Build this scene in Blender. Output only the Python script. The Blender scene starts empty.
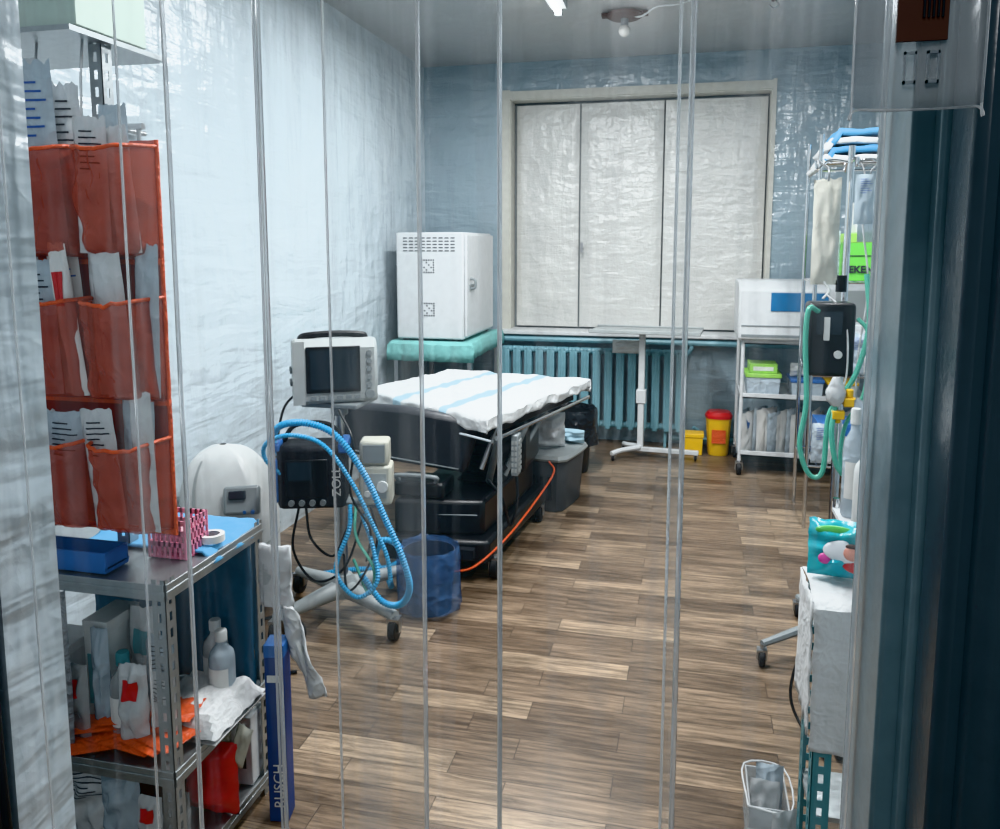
import bpy, bmesh, math, random
from mathutils import Vector, Matrix, Euler, noise
random.seed(7)
R=math.radians
scn=bpy.context.scene
COL=scn.collection
MATS={}
# ---------------------------------------------------------------- materials
def mat(name,col,rough=.5,metal=0.,bump=0.,bs=20.,var=.08,alpha=1.,emit=0.,stretch=(1,1,1),crumple=0.,cs=8.,spec=.5,col2=None):
    if name in MATS: return MATS[name]
    m=bpy.data.materials.new(name); m.use_nodes=True
    nt=m.node_tree; N=nt.nodes; L=nt.links
    b=N["Principled BSDF"]; out=N["Material Output"]
    b.inputs["Roughness"].default_value=rough; b.inputs["Metallic"].default_value=metal
    b.inputs["Specular IOR Level"].default_value=spec
    tc=N.new("ShaderNodeTexCoord"); mp=N.new("ShaderNodeMapping"); mp.inputs["Scale"].default_value=stretch
    L.new(tc.outputs["Object"],mp.inputs["Vector"])
    nz=N.new("ShaderNodeTexNoise"); nz.inputs["Scale"].default_value=bs; nz.inputs["Detail"].default_value=5
    L.new(mp.outputs[0],nz.inputs["Vector"])
    mx=N.new("ShaderNodeMix"); mx.data_type='RGBA'
    c2=col2 if col2 else tuple(max(0,c*(1-var*3)) for c in col)
    mx.inputs["A"].default_value=(*c2,1); mx.inputs["B"].default_value=(*[min(1,c*(1+var*.6)) for c in col],1)
    L.new(nz.outputs["Fac"],mx.inputs["Factor"]); L.new(mx.outputs["Result"],b.inputs["Base Color"])
    h=None
    if bump>0:
        bp=N.new("ShaderNodeBump"); bp.inputs["Strength"].default_value=bump; bp.inputs["Distance"].default_value=.01
        L.new(nz.outputs["Fac"],bp.inputs["Height"]); h=bp
    if crumple>0:
        nd=N.new("ShaderNodeTexNoise"); nd.inputs["Scale"].default_value=cs*.5; nd.inputs["Detail"].default_value=2
        L.new(mp.outputs[0],nd.inputs["Vector"])
        av=N.new("ShaderNodeMix"); av.data_type='RGBA'; av.inputs["Factor"].default_value=.25
        L.new(mp.outputs[0],av.inputs["A"]); L.new(nd.outputs["Color"],av.inputs["B"])
        vo=N.new("ShaderNodeTexVoronoi"); vo.feature='F1'; vo.inputs["Scale"].default_value=cs
        L.new(av.outputs["Result"],vo.inputs["Vector"])
        b2=N.new("ShaderNodeBump"); b2.inputs["Strength"].default_value=crumple; b2.inputs["Distance"].default_value=.02
        L.new(vo.outputs["Distance"],b2.inputs["Height"])
        if h: L.new(h.outputs[0],b2.inputs["Normal"])
        h=b2
    if h: L.new(h.outputs[0],b.inputs["Normal"])
    if emit>0:
        b.inputs["Emission Color"].default_value=(*col,1); b.inputs["Emission Strength"].default_value=emit
    if alpha<1:
        tr=N.new("ShaderNodeBsdfTransparent"); tr.inputs[0].default_value=(*[.5+.5*c for c in col],1)
        ms=N.new("ShaderNodeMixShader"); ms.inputs[0].default_value=alpha
        L.new(tr.outputs[0],ms.inputs[1]); L.new(b.outputs[0],ms.inputs[2]); L.new(ms.outputs[0],out.inputs[0])
    MATS[name]=m; return m

def wallmat(name,col,col2,rough=.3,folds=.35,facets=.3,fine=.2,scale=1.,seam=True):
    m=bpy.data.materials.new(name); m.use_nodes=True
    nt=m.node_tree; N=nt.nodes; L=nt.links; b=N["Principled BSDF"]
    tc=N.new("ShaderNodeTexCoord")
    def noi(s,d,dist=0,stretch=None):
        n=N.new("ShaderNodeTexNoise"); n.inputs["Scale"].default_value=s; n.inputs["Detail"].default_value=d; n.inputs["Distortion"].default_value=dist
        if stretch:
            mp=N.new("ShaderNodeMapping"); mp.inputs["Scale"].default_value=stretch; L.new(tc.outputs["Object"],mp.inputs[0]); L.new(mp.outputs[0],n.inputs["Vector"])
        else: L.new(tc.outputs["Object"],n.inputs["Vector"])
        return n
    n0=noi(1.6*scale,2,.4); n1=noi(7*scale,3); n2=noi(60*scale,3)
    nh=noi(2.2*scale,3,.5,(1,1,4.5)); nv=noi(2.0*scale,3,.4,(4,4,.7))
    mpv=N.new("ShaderNodeMix"); mpv.data_type='RGBA'; mpv.inputs["Factor"].default_value=.06
    L.new(tc.outputs["Object"],mpv.inputs["A"]); L.new(n1.outputs["Color"],mpv.inputs["B"])
    vs=[]
    for sc in (5*scale,13*scale,30*scale):
        vo=N.new("ShaderNodeTexVoronoi"); vo.feature='F1'; vo.distance='MANHATTAN'; vo.inputs["Scale"].default_value=sc; L.new(mpv.outputs["Result"],vo.inputs["Vector"]); vs.append(vo)
    mx=N.new("ShaderNodeMix"); mx.data_type='RGBA'; mx.inputs["A"].default_value=(*col,1); mx.inputs["B"].default_value=(*col2,1)
    L.new(n0.outputs["Fac"],mx.inputs["Factor"]); L.new(mx.outputs["Result"],b.inputs["Base Color"])
    prev=None
    def bump(h,st,dist):
        nonlocal prev
        q=N.new("ShaderNodeBump"); q.inputs["Strength"].default_value=st; q.inputs["Distance"].default_value=dist; L.new(h,q.inputs["Height"])
        if prev: L.new(prev.outputs[0],q.inputs["Normal"])
        prev=q
    bump(n0.outputs["Fac"],folds,.08); bump(nh.outputs["Fac"],folds,.035); bump(nv.outputs["Fac"],folds,.03)
    bump(vs[0].outputs["Distance"],facets,.018); bump(vs[1].outputs["Distance"],facets*.8,.006); bump(vs[2].outputs["Distance"],facets*.6,.003); bump(n2.outputs["Fac"],fine,.003)
    if seam:
        wv=N.new("ShaderNodeTexWave"); wv.wave_type='BANDS'; wv.bands_direction='Z'; wv.wave_profile='SAW'; wv.inputs["Scale"].default_value=.5; wv.inputs["Distortion"].default_value=.15
        L.new(tc.outputs["Object"],wv.inputs["Vector"]); bump(wv.outputs["Fac"],.4,.02)
    L.new(prev.outputs[0],b.inputs["Normal"])
    b.inputs["Roughness"].default_value=rough; b.inputs["Specular IOR Level"].default_value=.95
    MATS[name]=m; return m

def floormat():
    m=bpy.data.materials.new("vinyl_plank_floor"); m.use_nodes=True
    nt=m.node_tree; N=nt.nodes; L=nt.links; b=N["Principled BSDF"]
    tc=N.new("ShaderNodeTexCoord")
    br=N.new("ShaderNodeTexBrick"); br.offset=.37; br.offset_frequency=2; br.squash=1.
    br.inputs["Color1"].default_value=(0,0,0,1); br.inputs["Color2"].default_value=(1,1,1,1); br.inputs["Mortar"].default_value=(.3,.3,.3,1)
    br.inputs["Scale"].default_value=1; br.inputs["Mortar Size"].default_value=.0012; br.inputs["Brick Width"].default_value=.48; br.inputs["Row Height"].default_value=.105; br.inputs["Bias"].default_value=0
    L.new(tc.outputs["Object"],br.inputs["Vector"])
    cr=N.new("ShaderNodeValToRGB"); e=cr.color_ramp.elements
    e[0].position=0; e[0].color=(.125,.088,.060,1); e[1].position=1; e[1].color=(.350,.265,.185,1)
    for p,c in ((.3,(.160,.114,.078,1)),(.55,(.205,.148,.102,1)),(.8,(.262,.193,.133,1))):
        q=e.new(p); q.color=c
    L.new(br.outputs["Color"],cr.inputs[0])
    add=N.new("ShaderNodeVectorMath"); add.operation='MULTIPLY_ADD'; add.inputs[1].default_value=(3,3,3)
    L.new(br.outputs["Color"],add.inputs[0]); L.new(tc.outputs["Object"],add.inputs[2])
    def grain(sx,sy,det,dist):
        mp=N.new("ShaderNodeMapping"); mp.inputs["Scale"].default_value=(sx,sy,1); L.new(add.outputs[0],mp.inputs["Vector"])
        g=N.new("ShaderNodeTexNoise"); g.inputs["Scale"].default_value=1; g.inputs["Detail"].default_value=det; g.inputs["Distortion"].default_value=dist; g.inputs["Roughness"].default_value=.72
        L.new(mp.outputs[0],g.inputs["Vector"]); return g
    g=grain(4,70,9,.5); g2=grain(2.4,16,5,1.0)
    gr=N.new("ShaderNodeValToRGB"); gr.color_ramp.elements[0].position=.40; gr.color_ramp.elements[0].color=(.36,.34,.32,1); gr.color_ramp.elements[1].position=.58; gr.color_ramp.elements[1].color=(1.25,1.23,1.2,1)
    L.new(g.outputs["Fac"],gr.inputs[0])
    gr2=N.new("ShaderNodeValToRGB"); gr2.color_ramp.elements[0].position=.38; gr2.color_ramp.elements[0].color=(.50,.49,.48,1); gr2.color_ramp.elements[1].position=.56; gr2.color_ramp.elements[1].color=(1.2,1.2,1.2,1)
    L.new(g2.outputs["Fac"],gr2.inputs[0])
    mul=N.new("ShaderNodeMix"); mul.data_type='RGBA'; mul.blend_type='MULTIPLY'; mul.inputs["Factor"].default_value=.8
    L.new(cr.outputs[0],mul.inputs["A"]); L.new(gr.outputs[0],mul.inputs["B"])
    mu2=N.new("ShaderNodeMix"); mu2.data_type='RGBA'; mu2.blend_type='MULTIPLY'; mu2.inputs["Factor"].default_value=.7
    L.new(mul.outputs["Result"],mu2.inputs["A"]); L.new(gr2.outputs[0],mu2.inputs["B"])
    mo=N.new("ShaderNodeMix"); mo.data_type='RGBA'; mo.inputs["B"].default_value=(.03,.02,.014,1)
    L.new(br.outputs["Fac"],mo.inputs["Factor"]); L.new(mu2.outputs["Result"],mo.inputs["A"]); L.new(mo.outputs["Result"],b.inputs["Base Color"])
    bp=N.new("ShaderNodeBump"); bp.inputs["Strength"].default_value=.10; bp.inputs["Distance"].default_value=.003
    L.new(g.outputs["Fac"],bp.inputs["Height"]); L.new(bp.outputs[0],b.inputs["Normal"])
    b.inputs["Roughness"].default_value=.34
    return m

W_LEFT=wallmat("pale_plastic_wrap",(.46,.54,.59),(.60,.67,.71),.24,.5,.38,.12)
W_BACK=wallmat("blue_plastic_wrap",(.25,.33,.38),(.34,.43,.48),.24,.5,.38,.12)
W_CEIL=wallmat("ceiling_film",(.38,.39,.39),(.46,.47,.47),.3,.25,.06,.05,.7,False)
QUILT=wallmat("quilted_white_film",(.56,.56,.54),(.66,.66,.63),.34,.25,.24,.25,2.0,False)
FLOOR=floormat()
CREAM=mat("cream_frame_paint",(.62,.61,.55),.5)
WHITE=mat("white_paint",(.68,.70,.71),.35)
WPLA=mat("white_plastic",(.70,.72,.71),.35)
GPLA=mat("grey_plastic",(.24,.27,.28),.4)
LGPLA=mat("light_grey_plastic",(.40,.43,.43),.4)
BLACK=mat("black_plastic",(.012,.013,.015),.35)
BLKF=mat("black_fabric",(.014,.016,.021),.7,bump=.4,bs=60)
VINYL=mat("dark_vinyl",(.024,.027,.034),.42,bump=.2,bs=30)
SCREEN=mat("screen_glass",(.03,.04,.05),.08)
STEEL=mat("brushed_steel",(.50,.51,.52),.3,1.)
CHROME=mat("chrome",(.75,.76,.77),.12,1.)
ZINC=mat("galvanised_steel",(.40,.43,.44),.38,.85,bump=.15,bs=40)
TEALP=mat("teal_paint",(.08,.26,.30),.4)
RADP=mat("radiator_blue_paint",(.20,.40,.47),.35,bump=.15,bs=40)
TCLOTH=mat("teal_cloth",(.22,.52,.50),.8,crumple=.3,cs=14)
WCLOTH=mat("white_cloth",(.76,.77,.77),.75,crumple=.4,cs=16,bump=.3,bs=30)
QCLOTH=mat("quilted_white_cloth",(.70,.71,.71),.8,crumple=.18,cs=28,bump=.25,bs=18)
BCLOTH=mat("pale_blue_cloth",(.45,.66,.77),.75,crumple=.4,cs=16)
SKYC=mat("sky_blue_cloth",(.12,.42,.72),.7,crumple=.3,cs=10)
BLUEC=mat("blue_sheet",(.08,.36,.66),.7,crumple=.4,cs=12)
RED=mat("red_mesh_pocket",(.66,.11,.05),.3,crumple=.2,cs=12,bump=.25,bs=16,alpha=.40,var=.1)
REDB=mat("red_backing",(.34,.045,.025),.5,crumple=.3,cs=10,alpha=.9)
ORANGE=mat("orange_binding",(.72,.11,.03),.45,crumple=.3,cs=30)
CLEAR=mat("clear_plastic",(.80,.83,.84),.12,alpha=.35,crumple=.5,cs=14)
PACK=mat("pale_packaging",(.76,.78,.79),.2,alpha=.9,crumple=.5,cs=16,bump=.6,bs=12,var=.16)
PACKB=mat("bluish_packaging",(.54,.63,.70),.2,alpha=.88,crumple=.5,cs=16,bump=.6,bs=12,var=.14)
PAPER=mat("white_paper",(.76,.76,.74),.6)
HOSE=mat("blue_corrugated_hose",(.05,.42,.76),.35)
GHOSE=mat("green_tubing",(.12,.50,.38),.25)
BLUEP=mat("blue_plastic",(.03,.14,.42),.4)
DBLUE=mat("dark_blue_sheet",(.018,.10,.18),.5,crumple=.4,cs=12)
NAVY=mat("navy_box",(.012,.05,.20),.45)
GREEN=mat("green_box",(.16,.62,.08),.45)
LIME=mat("lime_lid",(.35,.68,.12),.4)
YEL=mat("yellow_plastic",(.85,.52,.02),.4)
REDP=mat("red_plastic",(.56,.02,.02),.3,crumple=.3,cs=12)
PINK=mat("pink_plastic",(.80,.27,.40),.45)
TAN=mat("cream_fluid_bag",(.70,.69,.61),.35,crumple=.2,cs=14)
BBAG=mat("blue_bin_liner",(.14,.28,.56),.14,alpha=.34,crumple=.7,cs=14,bump=.6,bs=14)
KBAG=mat("black_bin_liner",(.012,.013,.016),.25,crumple=.7,cs=14)
GREYC=mat("dark_grey_crate",(.09,.10,.11),.5)
BROWN=mat("brown_card",(.075,.035,.025),.6)
BEIGE=mat("beige_plastic",(.56,.55,.47),.4)
FOIL=mat("silver_foil",(.24,.25,.265),.34,.75,crumple=.3,cs=7,bump=.5,bs=6,stretch=(1.6,1.6,.35),var=.25)
POST=mat("blue_grey_gloss_paint",(.22,.31,.35),.26,bump=.12,bs=30,var=.1)
POSTD=mat("dark_gloss_paint",(.065,.090,.108),.24,bump=.15,bs=25)
MINT=mat("mint_card",(.50,.60,.54),.6)
GREYT=mat("bag_grey_weave",(.40,.42,.44),.3,alpha=.75,crumple=.7,cs=30)
INK=mat("ink_dark",(.02,.02,.03),.6)
INKB=mat("ink_blue",(.03,.10,.40),.6)
RUBBER=mat("black_rubber",(.010,.010,.011),.6)
def pvc():
    m=bpy.data.materials.new("clear_pvc"); m.use_nodes=True; nt=m.node_tree; N=nt.nodes; L=nt.links
    N.remove(N["Principled BSDF"]); out=N["Material Output"]
    tr=N.new("ShaderNodeBsdfTransparent"); tr.inputs[0].default_value=(.96,.97,.97,1)
    gl=N.new("ShaderNodeBsdfGlossy"); gl.inputs["Roughness"].default_value=.2; gl.inputs[0].default_value=(1,1,1,1)
    tc=N.new("ShaderNodeTexCoord"); oi=N.new("ShaderNodeObjectInfo"); ad=N.new("ShaderNodeVectorMath"); ad.operation='ADD'
    L.new(tc.outputs["Object"],ad.inputs[0]); L.new(oi.outputs["Location"],ad.inputs[1])
    mp=N.new("ShaderNodeMapping"); mp.inputs["Scale"].default_value=(9,9,.9)
    nz=N.new("ShaderNodeTexNoise"); nz.inputs["Scale"].default_value=1.4; nz.inputs["Detail"].default_value=3
    bp=N.new("ShaderNodeBump"); bp.inputs["Strength"].default_value=.4; bp.inputs["Distance"].default_value=.012
    L.new(ad.outputs[0],mp.inputs[0]); L.new(mp.outputs[0],nz.inputs["Vector"]); L.new(nz.outputs["Fac"],bp.inputs["Height"]); L.new(bp.outputs[0],gl.inputs["Normal"])
    ms=N.new("ShaderNodeMixShader"); ms.inputs[0].default_value=.07; L.new(tr.outputs[0],ms.inputs[1]); L.new(gl.outputs[0],ms.inputs[2])
    df=N.new("ShaderNodeBsdfDiffuse"); df.inputs[0].default_value=(.85,.88,.9,1)  # whitish streaks paint the light haze and bright bands onto the strips
    mp2=N.new("ShaderNodeMapping"); mp2.inputs["Scale"].default_value=(24,24,1.3); L.new(ad.outputs[0],mp2.inputs[0])
    n2=N.new("ShaderNodeTexNoise"); n2.inputs["Scale"].default_value=1.3; n2.inputs["Detail"].default_value=6; n2.inputs["Distortion"].default_value=.6; L.new(mp2.outputs[0],n2.inputs["Vector"])
    cr=N.new("ShaderNodeValToRGB"); cr.color_ramp.elements[0].position=.48; cr.color_ramp.elements[0].color=(.012,.012,.012,1); cr.color_ramp.elements[1].position=.72; cr.color_ramp.elements[1].color=(.24,.24,.24,1); L.new(n2.outputs["Fac"],cr.inputs[0])
    m2=N.new("ShaderNodeMixShader"); L.new(cr.outputs[0],m2.inputs[0])
    L.new(ms.outputs[0],m2.inputs[1]); L.new(df.outputs[0],m2.inputs[2]); L.new(m2.outputs[0],out.inputs[0])
    return m
PVC=pvc()
def pvce():
    m=bpy.data.materials.new("pvc_cut_edge"); m.use_nodes=True; N=m.node_tree.nodes; L=m.node_tree.links; b=N["Principled BSDF"]
    b.inputs["Transmission Weight"].default_value=.62; b.inputs["IOR"].default_value=1.45; b.inputs["Roughness"].default_value=.1
    b.inputs["Base Color"].default_value=(.95,.98,1,1)
    return m
PVCE=pvce()
LAMP=mat("lamp_glow",(1,1,1),.5,emit=14,var=0)
BULB=mat("bulb_glass",(.85,.83,.78),.3)

# ---------------------------------------------------------------- helpers
MW={}
def thing(name,label,cat,loc=(0,0,0),rz=0,group=None):
    e=bpy.data.objects.new(name,None); e.empty_display_size=.05
    e.location=loc; e.rotation_euler=(0,0,rz); COL.objects.link(e)
    MW[e.name]=Matrix.Translation(loc)@Matrix.Rotation(rz,4,'Z')
    e["label"]=label; e["category"]=cat
    if group: e["group"]=group
    return e
def catmull(pts,n):
    P=[Vector(p) for p in pts]; 
    if len(P)<3: return [P[0].lerp(P[1],i/n) for i in range(n+1)]
    out=[]
    for i in range(len(P)-1):
        p0=P[i-1] if i>0 else 2*P[0]-P[1]; p1=P[i]; p2=P[i+1]; p3=P[i+2] if i+2<len(P) else 2*P[-1]-P[-2]
        for k in range(n):
            t=k/n
            out.append(.5*((2*p1)+(-p0+p2)*t+(2*p0-5*p1+4*p2-p3)*t*t+(-p0+3*p1-3*p2+p3)*t**3))
    out.append(P[-1]); return out
class MB:
    def __init__(s): s.bm=bmesh.new(); s.mi=0
    def _f(s,vs,smooth=None):
        try:
            f=s.bm.faces.new(vs); f.material_index=s.mi; return f
        except ValueError: return None
    def box(s,a,b,rot=None,piv=None):
        x0,y0,z0=a; x1,y1,z1=b
        vs=[Vector(v) for v in ((x0,y0,z0),(x1,y0,z0),(x1,y1,z0),(x0,y1,z0),(x0,y0,z1),(x1,y0,z1),(x1,y1,z1),(x0,y1,z1))]
        if rot:
            c=Vector(piv) if piv else (Vector(a)+Vector(b))/2
            M=Euler(rot).to_matrix(); vs=[M@(v-c)+c for v in vs]
        v=[s.bm.verts.new(p) for p in vs]
        for q in ((0,3,2,1),(4,5,6,7),(0,1,5,4),(1,2,6,5),(2,3,7,6),(3,0,4,7)): s._f([v[i] for i in q])
        return s
    def sweep(s,path,radii,seg=10,cap=True):
        rings=[]; n=len(path); up=None
        for i,p in enumerate(path):
            d=(path[min(i+1,n-1)]-path[max(i-1,0)])
            if d.length<1e-9: d=Vector((0,0,1))
            d.normalize()
            if up is None:
                up=Vector((0,0,1)) if abs(d.z)<.9 else Vector((1,0,0))
            a=d.cross(up)
            if a.length<1e-5: a=d.orthogonal()
            a.normalize(); b=a.cross(d).normalized(); up=b
            r=radii[i] if isinstance(radii,list) else radii
            rings.append([s.bm.verts.new(p+(a*math.cos(2*math.pi*k/seg)+b*math.sin(2*math.pi*k/seg))*r) for k in range(seg)])
        for i in range(n-1):
            for k in range(seg):
                s._f([rings[i][k],rings[i][(k+1)%seg],rings[i+1][(k+1)%seg],rings[i+1][k]])
        if cap: s._f(rings[0][::-1]); s._f(rings[-1])
        return s
    def cyl(s,p0,p1,r0,r1=None,seg=16):
        return s.sweep([Vector(p0),Vector(p1)],[r0,r1 if r1 is not None else r0],seg)
    def tube(s,pts,r,seg=8,n=8): return s.sweep(catmull(pts,n),r,seg)
    def corr(s,pts,r,pitch=.011,seg=10):
        P=catmull(pts,24); L=[0]
        for i in range(1,len(P)): L.append(L[-1]+(P[i]-P[i-1]).length)
        tot=L[-1]; m=int(tot/pitch*2); out=[]; j=0
        for i in range(m+1):
            d=tot*i/m
            while j<len(L)-2 and L[j+1]<d: j+=1
            t=(d-L[j])/max(1e-9,L[j+1]-L[j]); out.append(P[j].lerp(P[j+1],t))
        return s.sweep(out,[r*(1.16 if i%2 else .82) for i in range(len(out))],seg)
    def lathe(s,c,prof,seg=24,cap=True,sx=1,sy=1,sq=0):
        c=Vector(c); rings=[]
        for r,z in prof:
            ring=[]
            for k in range(seg):
                a=2*math.pi*k/seg; q=1
                if sq: q=1/max(abs(math.cos(a)),abs(math.sin(a)))**sq
                ring.append(s.bm.verts.new(c+Vector((math.cos(a)*r*q*sx,math.sin(a)*r*q*sy,z))))
            rings.append(ring)
        for i in range(len(rings)-1):
            for k in range(seg): s._f([rings[i][k],rings[i][(k+1)%seg],rings[i+1][(k+1)%seg],rings[i+1][k]])
        if cap: s._f(rings[0][::-1]); s._f(rings[-1])
        return s
    def prism(s,poly,axis,a,b):
        def P(p,t):
            if axis=='x': return (t,p[0],p[1])
            if axis=='y': return (p[0],t,p[1])
            return (p[0],p[1],t)
        A=[s.bm.verts.new(P(p,a)) for p in poly]; B=[s.bm.verts.new(P(p,b)) for p in poly]
        n=len(poly)
        for i in range(n): s._f([A[i],A[(i+1)%n],B[(i+1)%n],B[i]])
        s._f(A[::-1]); s._f(B); return s
    def grid(s,fn,nu,nv,mfn=None):
        V=[[s.bm.verts.new(fn(i/nu,j/nv)) for j in range(nv+1)] for i in range(nu+1)]
        for i in range(nu):
            for j in range(nv):
                if mfn: s.mi=mfn((i+.5)/nu,(j+.5)/nv)
                s._f([V[i][j],V[i+1][j],V[i+1][j+1],V[i][j+1]])
        return s
    def ball(s,c,r,seg=16,rings=10,sc=(1,1,1)):
        prof=[(max(1e-4,math.sin(math.pi*i/rings))*r,-math.cos(math.pi*i/rings)*r*sc[2]) for i in range(rings+1)]
        return s.lathe(c,prof,seg,True,sc[0],sc[1])
    def obj(s,name,mats,parent=None,world=False,label=None,cat=None,group=None,bevel=0,kind=None,solid=0,loc=None,rot=None,ang=38):
        bmesh.ops.remove_doubles(s.bm,verts=s.bm.verts,dist=1e-6)
        bmesh.ops.recalc_face_normals(s.bm,faces=s.bm.faces)
        me=bpy.data.meshes.new(name); s.bm.to_mesh(me); s.bm.free()
        if not isinstance(mats,(list,tuple)): mats=[mats]
        for m in mats: me.materials.append(m)
        me.shade_smooth(); me.set_sharp_from_angle(angle=R(ang))
        o=bpy.data.objects.new(name,me); COL.objects.link(o)
        if parent is not None:
            if world and parent.name in MW: me.transform(MW[parent.name].inverted())
            o.parent=parent
        elif loc is None and kind!="structure" and len(me.vertices):
            xs=[v.co for v in me.vertices]
            c=Vector(((min(v.x for v in xs)+max(v.x for v in xs))/2,(min(v.y for v in xs)+max(v.y for v in xs))/2,min(v.z for v in xs)))
            me.transform(Matrix.Translation(-c)); o.location=c
        if loc is not None: o.location=loc
        if rot is not None: o.rotation_euler=rot
        if bevel:
            b=o.modifiers.new("bevel",'BEVEL'); b.width=bevel; b.segments=2; b.limit_method='ANGLE'; b.angle_limit=R(50); b.harden_normals=False
        if solid:
            q=o.modifiers.new("thick",'SOLIDIFY'); q.thickness=solid
        if label: o["label"]=label
        if cat: o["category"]=cat
        if group: o["group"]=group
        if kind: o["kind"]=kind
        return o
def text(s,size,m,parent,loc,rot,name="lettering",ext=.0006,xs=1.,off=0.):
    c=bpy.data.curves.new("txt",'FONT'); c.body=s; c.size=size; c.extrude=ext; c.align_x='CENTER'; c.align_y='CENTER'; c.offset=off
    t=bpy.data.objects.new("txt",c); COL.objects.link(t); bpy.context.view_layer.update()
    me=bpy.data.meshes.new_from_object(t); bpy.data.objects.remove(t)
    me.transform(Matrix.Diagonal((xs,1,1,1)))
    me.materials.clear(); me.materials.append(m)
    o=bpy.data.objects.new(name,me); COL.objects.link(o); o.parent=parent; o.location=loc; o.rotation_euler=rot
    o["label"]="printed lettering"
    return o
def nz(x,y,z=0): return noise.noise(Vector((x,y,z)))
def caster(parent,x,y,r=.04,top=.1,ang=0):
    f=MB(); f.cyl((x,y,r*1.9),(x,y,max(top,r*2.2)),r*.25,seg=10)
    f.box((x-r*.55,y-r*.5,r*1.75),(x+r*.55,y+r*.6,r*2.05))
    for sx in (-1,1): f.box((x+sx*r*.5-.003,y-r*.35,r*.8),(x+sx*r*.5+.003,y+r*.35,r*1.9))
    fo=f.obj("caster_fork",STEEL,parent)
    w=MB(); w.cyl((x-r*.34,y,r),(x+r*.34,y,r),r,seg=20); w.cyl((x-r*.42,y,r),(x+r*.42,y,r),r*.35,seg=12)
    w.obj("caster_wheel",RUBBER,fo,bevel=.004)
def pouch(name,label,cat,c,w,h,t,m,rz=0,rx=0,group=None,ry=0,seed=None,stripe=None):
    sd=random.random()*50 if seed is None else seed
    b=MB()
    def fn(sg):
        def f(u,v):
            a=(1-abs(2*u-1)**4)*(1-abs(2*v-1)**4)
            k=(.7+.6*nz(u*4+sd,v*5,sd))*a
            ex=1+.04*nz(v*6,sd); 
            return Vector(((u-.5)*w*ex+.01*w*nz(v*9,sd,2),sg*t/2*k,v*h+.03*h*nz(u*7,sd,5)*v))
        return f
    b.grid(fn(1),14,18); b.grid(fn(-1),14,18)
    o=b.obj(name,[m],label=label,cat=cat,group=group,loc=c,rot=(rx,ry,rz),ang=60)
    if stripe:
        def g(uu,vv):
            a=(1-abs(2*uu-1)**4)*(1-abs(2*vv-1)**4)
            kk=(.7+.6*nz(uu*4+sd,vv*5,sd))*a
            return Vector(((uu-.5)*w,-t/2*kk-.0022,vv*h))
        k=MB()
        if stripe in (INKB,INK):
            for r in range(7):
                e=.30+.40*((r*5)%7)/7
                k.grid(lambda u,v,r=r,e=e:g(.25+u*e,.62+.045*r+v*.011),8,1)
        else: k.grid(lambda u,v:g(.25+.5*u,.6+.22*v),8,8)
        k.obj("printed_panel",stripe,o)
    return o
def bottle(name,label,c,r,h,m,capm,group=None,cat="bottle",rz=0):
    b=MB(); b.lathe((0,0,0),[(r*.9,0),(r,.01),(r,h*.62),(r*.9,h*.7),(r*.42,h*.8),(r*.4,h*.86)],20)
    o=b.obj(name,m,label=label,cat=cat,loc=c,group=group,rot=(0,0,rz))
    k=MB(); k.lathe((0,0,0),[(r*.48,h*.86),(r*.48,h*.98),(r*.42,h)],16); k.obj("bottle_cap",capm,o)
    k=MB(); k.grid(lambda u,v:Vector((r*1.02*math.sin((u-.5)*2),-r*1.02*math.cos((u-.5)*2),h*(.18+.34*v))),10,2); k.obj("bottle_label",PAPER,o,label="printed paper label")
    return o
def carton(name,label,c,s,m,rz=0,cat="box",group=None,lab=None,lm=None):
    b=MB(); b.box((-s[0]/2,-s[1]/2,0),(s[0]/2,s[1]/2,s[2]*.96)); 
    o=b.obj(name,m,label=label,cat=cat,loc=c,group=group,rot=(0,0,rz),bevel=.003)
    k=MB(); k.box((-s[0]/2-.001,-s[1]/2-.001,s[2]*.9),(s[0]/2+.001,s[1]/2+.001,s[2])); k.obj("box_lid",m,o,bevel=.002)
    k=MB(); k.box((-s[0]*.36,-s[1]/2-.002,s[2]*.25),(s[0]*.36,-s[1]/2-.0005,s[2]*.7)); k.obj("printed_panel",lm or PAPER,o)
    return o
def slotted(b,x,y,z0,z1,sx,sy,w=.035,th=.002,p=.04):
    for ax in (0,1):
        def bx(a0,a1,zz0,zz1):
            if ax==0: b.box((min(x+sx*a0,x+sx*a1),min(y,y+sy*th),zz0),(max(x+sx*a0,x+sx*a1),max(y,y+sy*th),zz1))
            else: b.box((min(x,x+sx*th),min(y+sy*a0,y+sy*a1),zz0),(max(x,x+sx*th),max(y+sy*a0,y+sy*a1),zz1))
        bx(0,w*.36,z0,z1); bx(w*.64,w,z0,z1)
        z=z0
        while z<z1: bx(w*.36,w*.64,z,min(z+p*.45,z1)); z+=p

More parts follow.
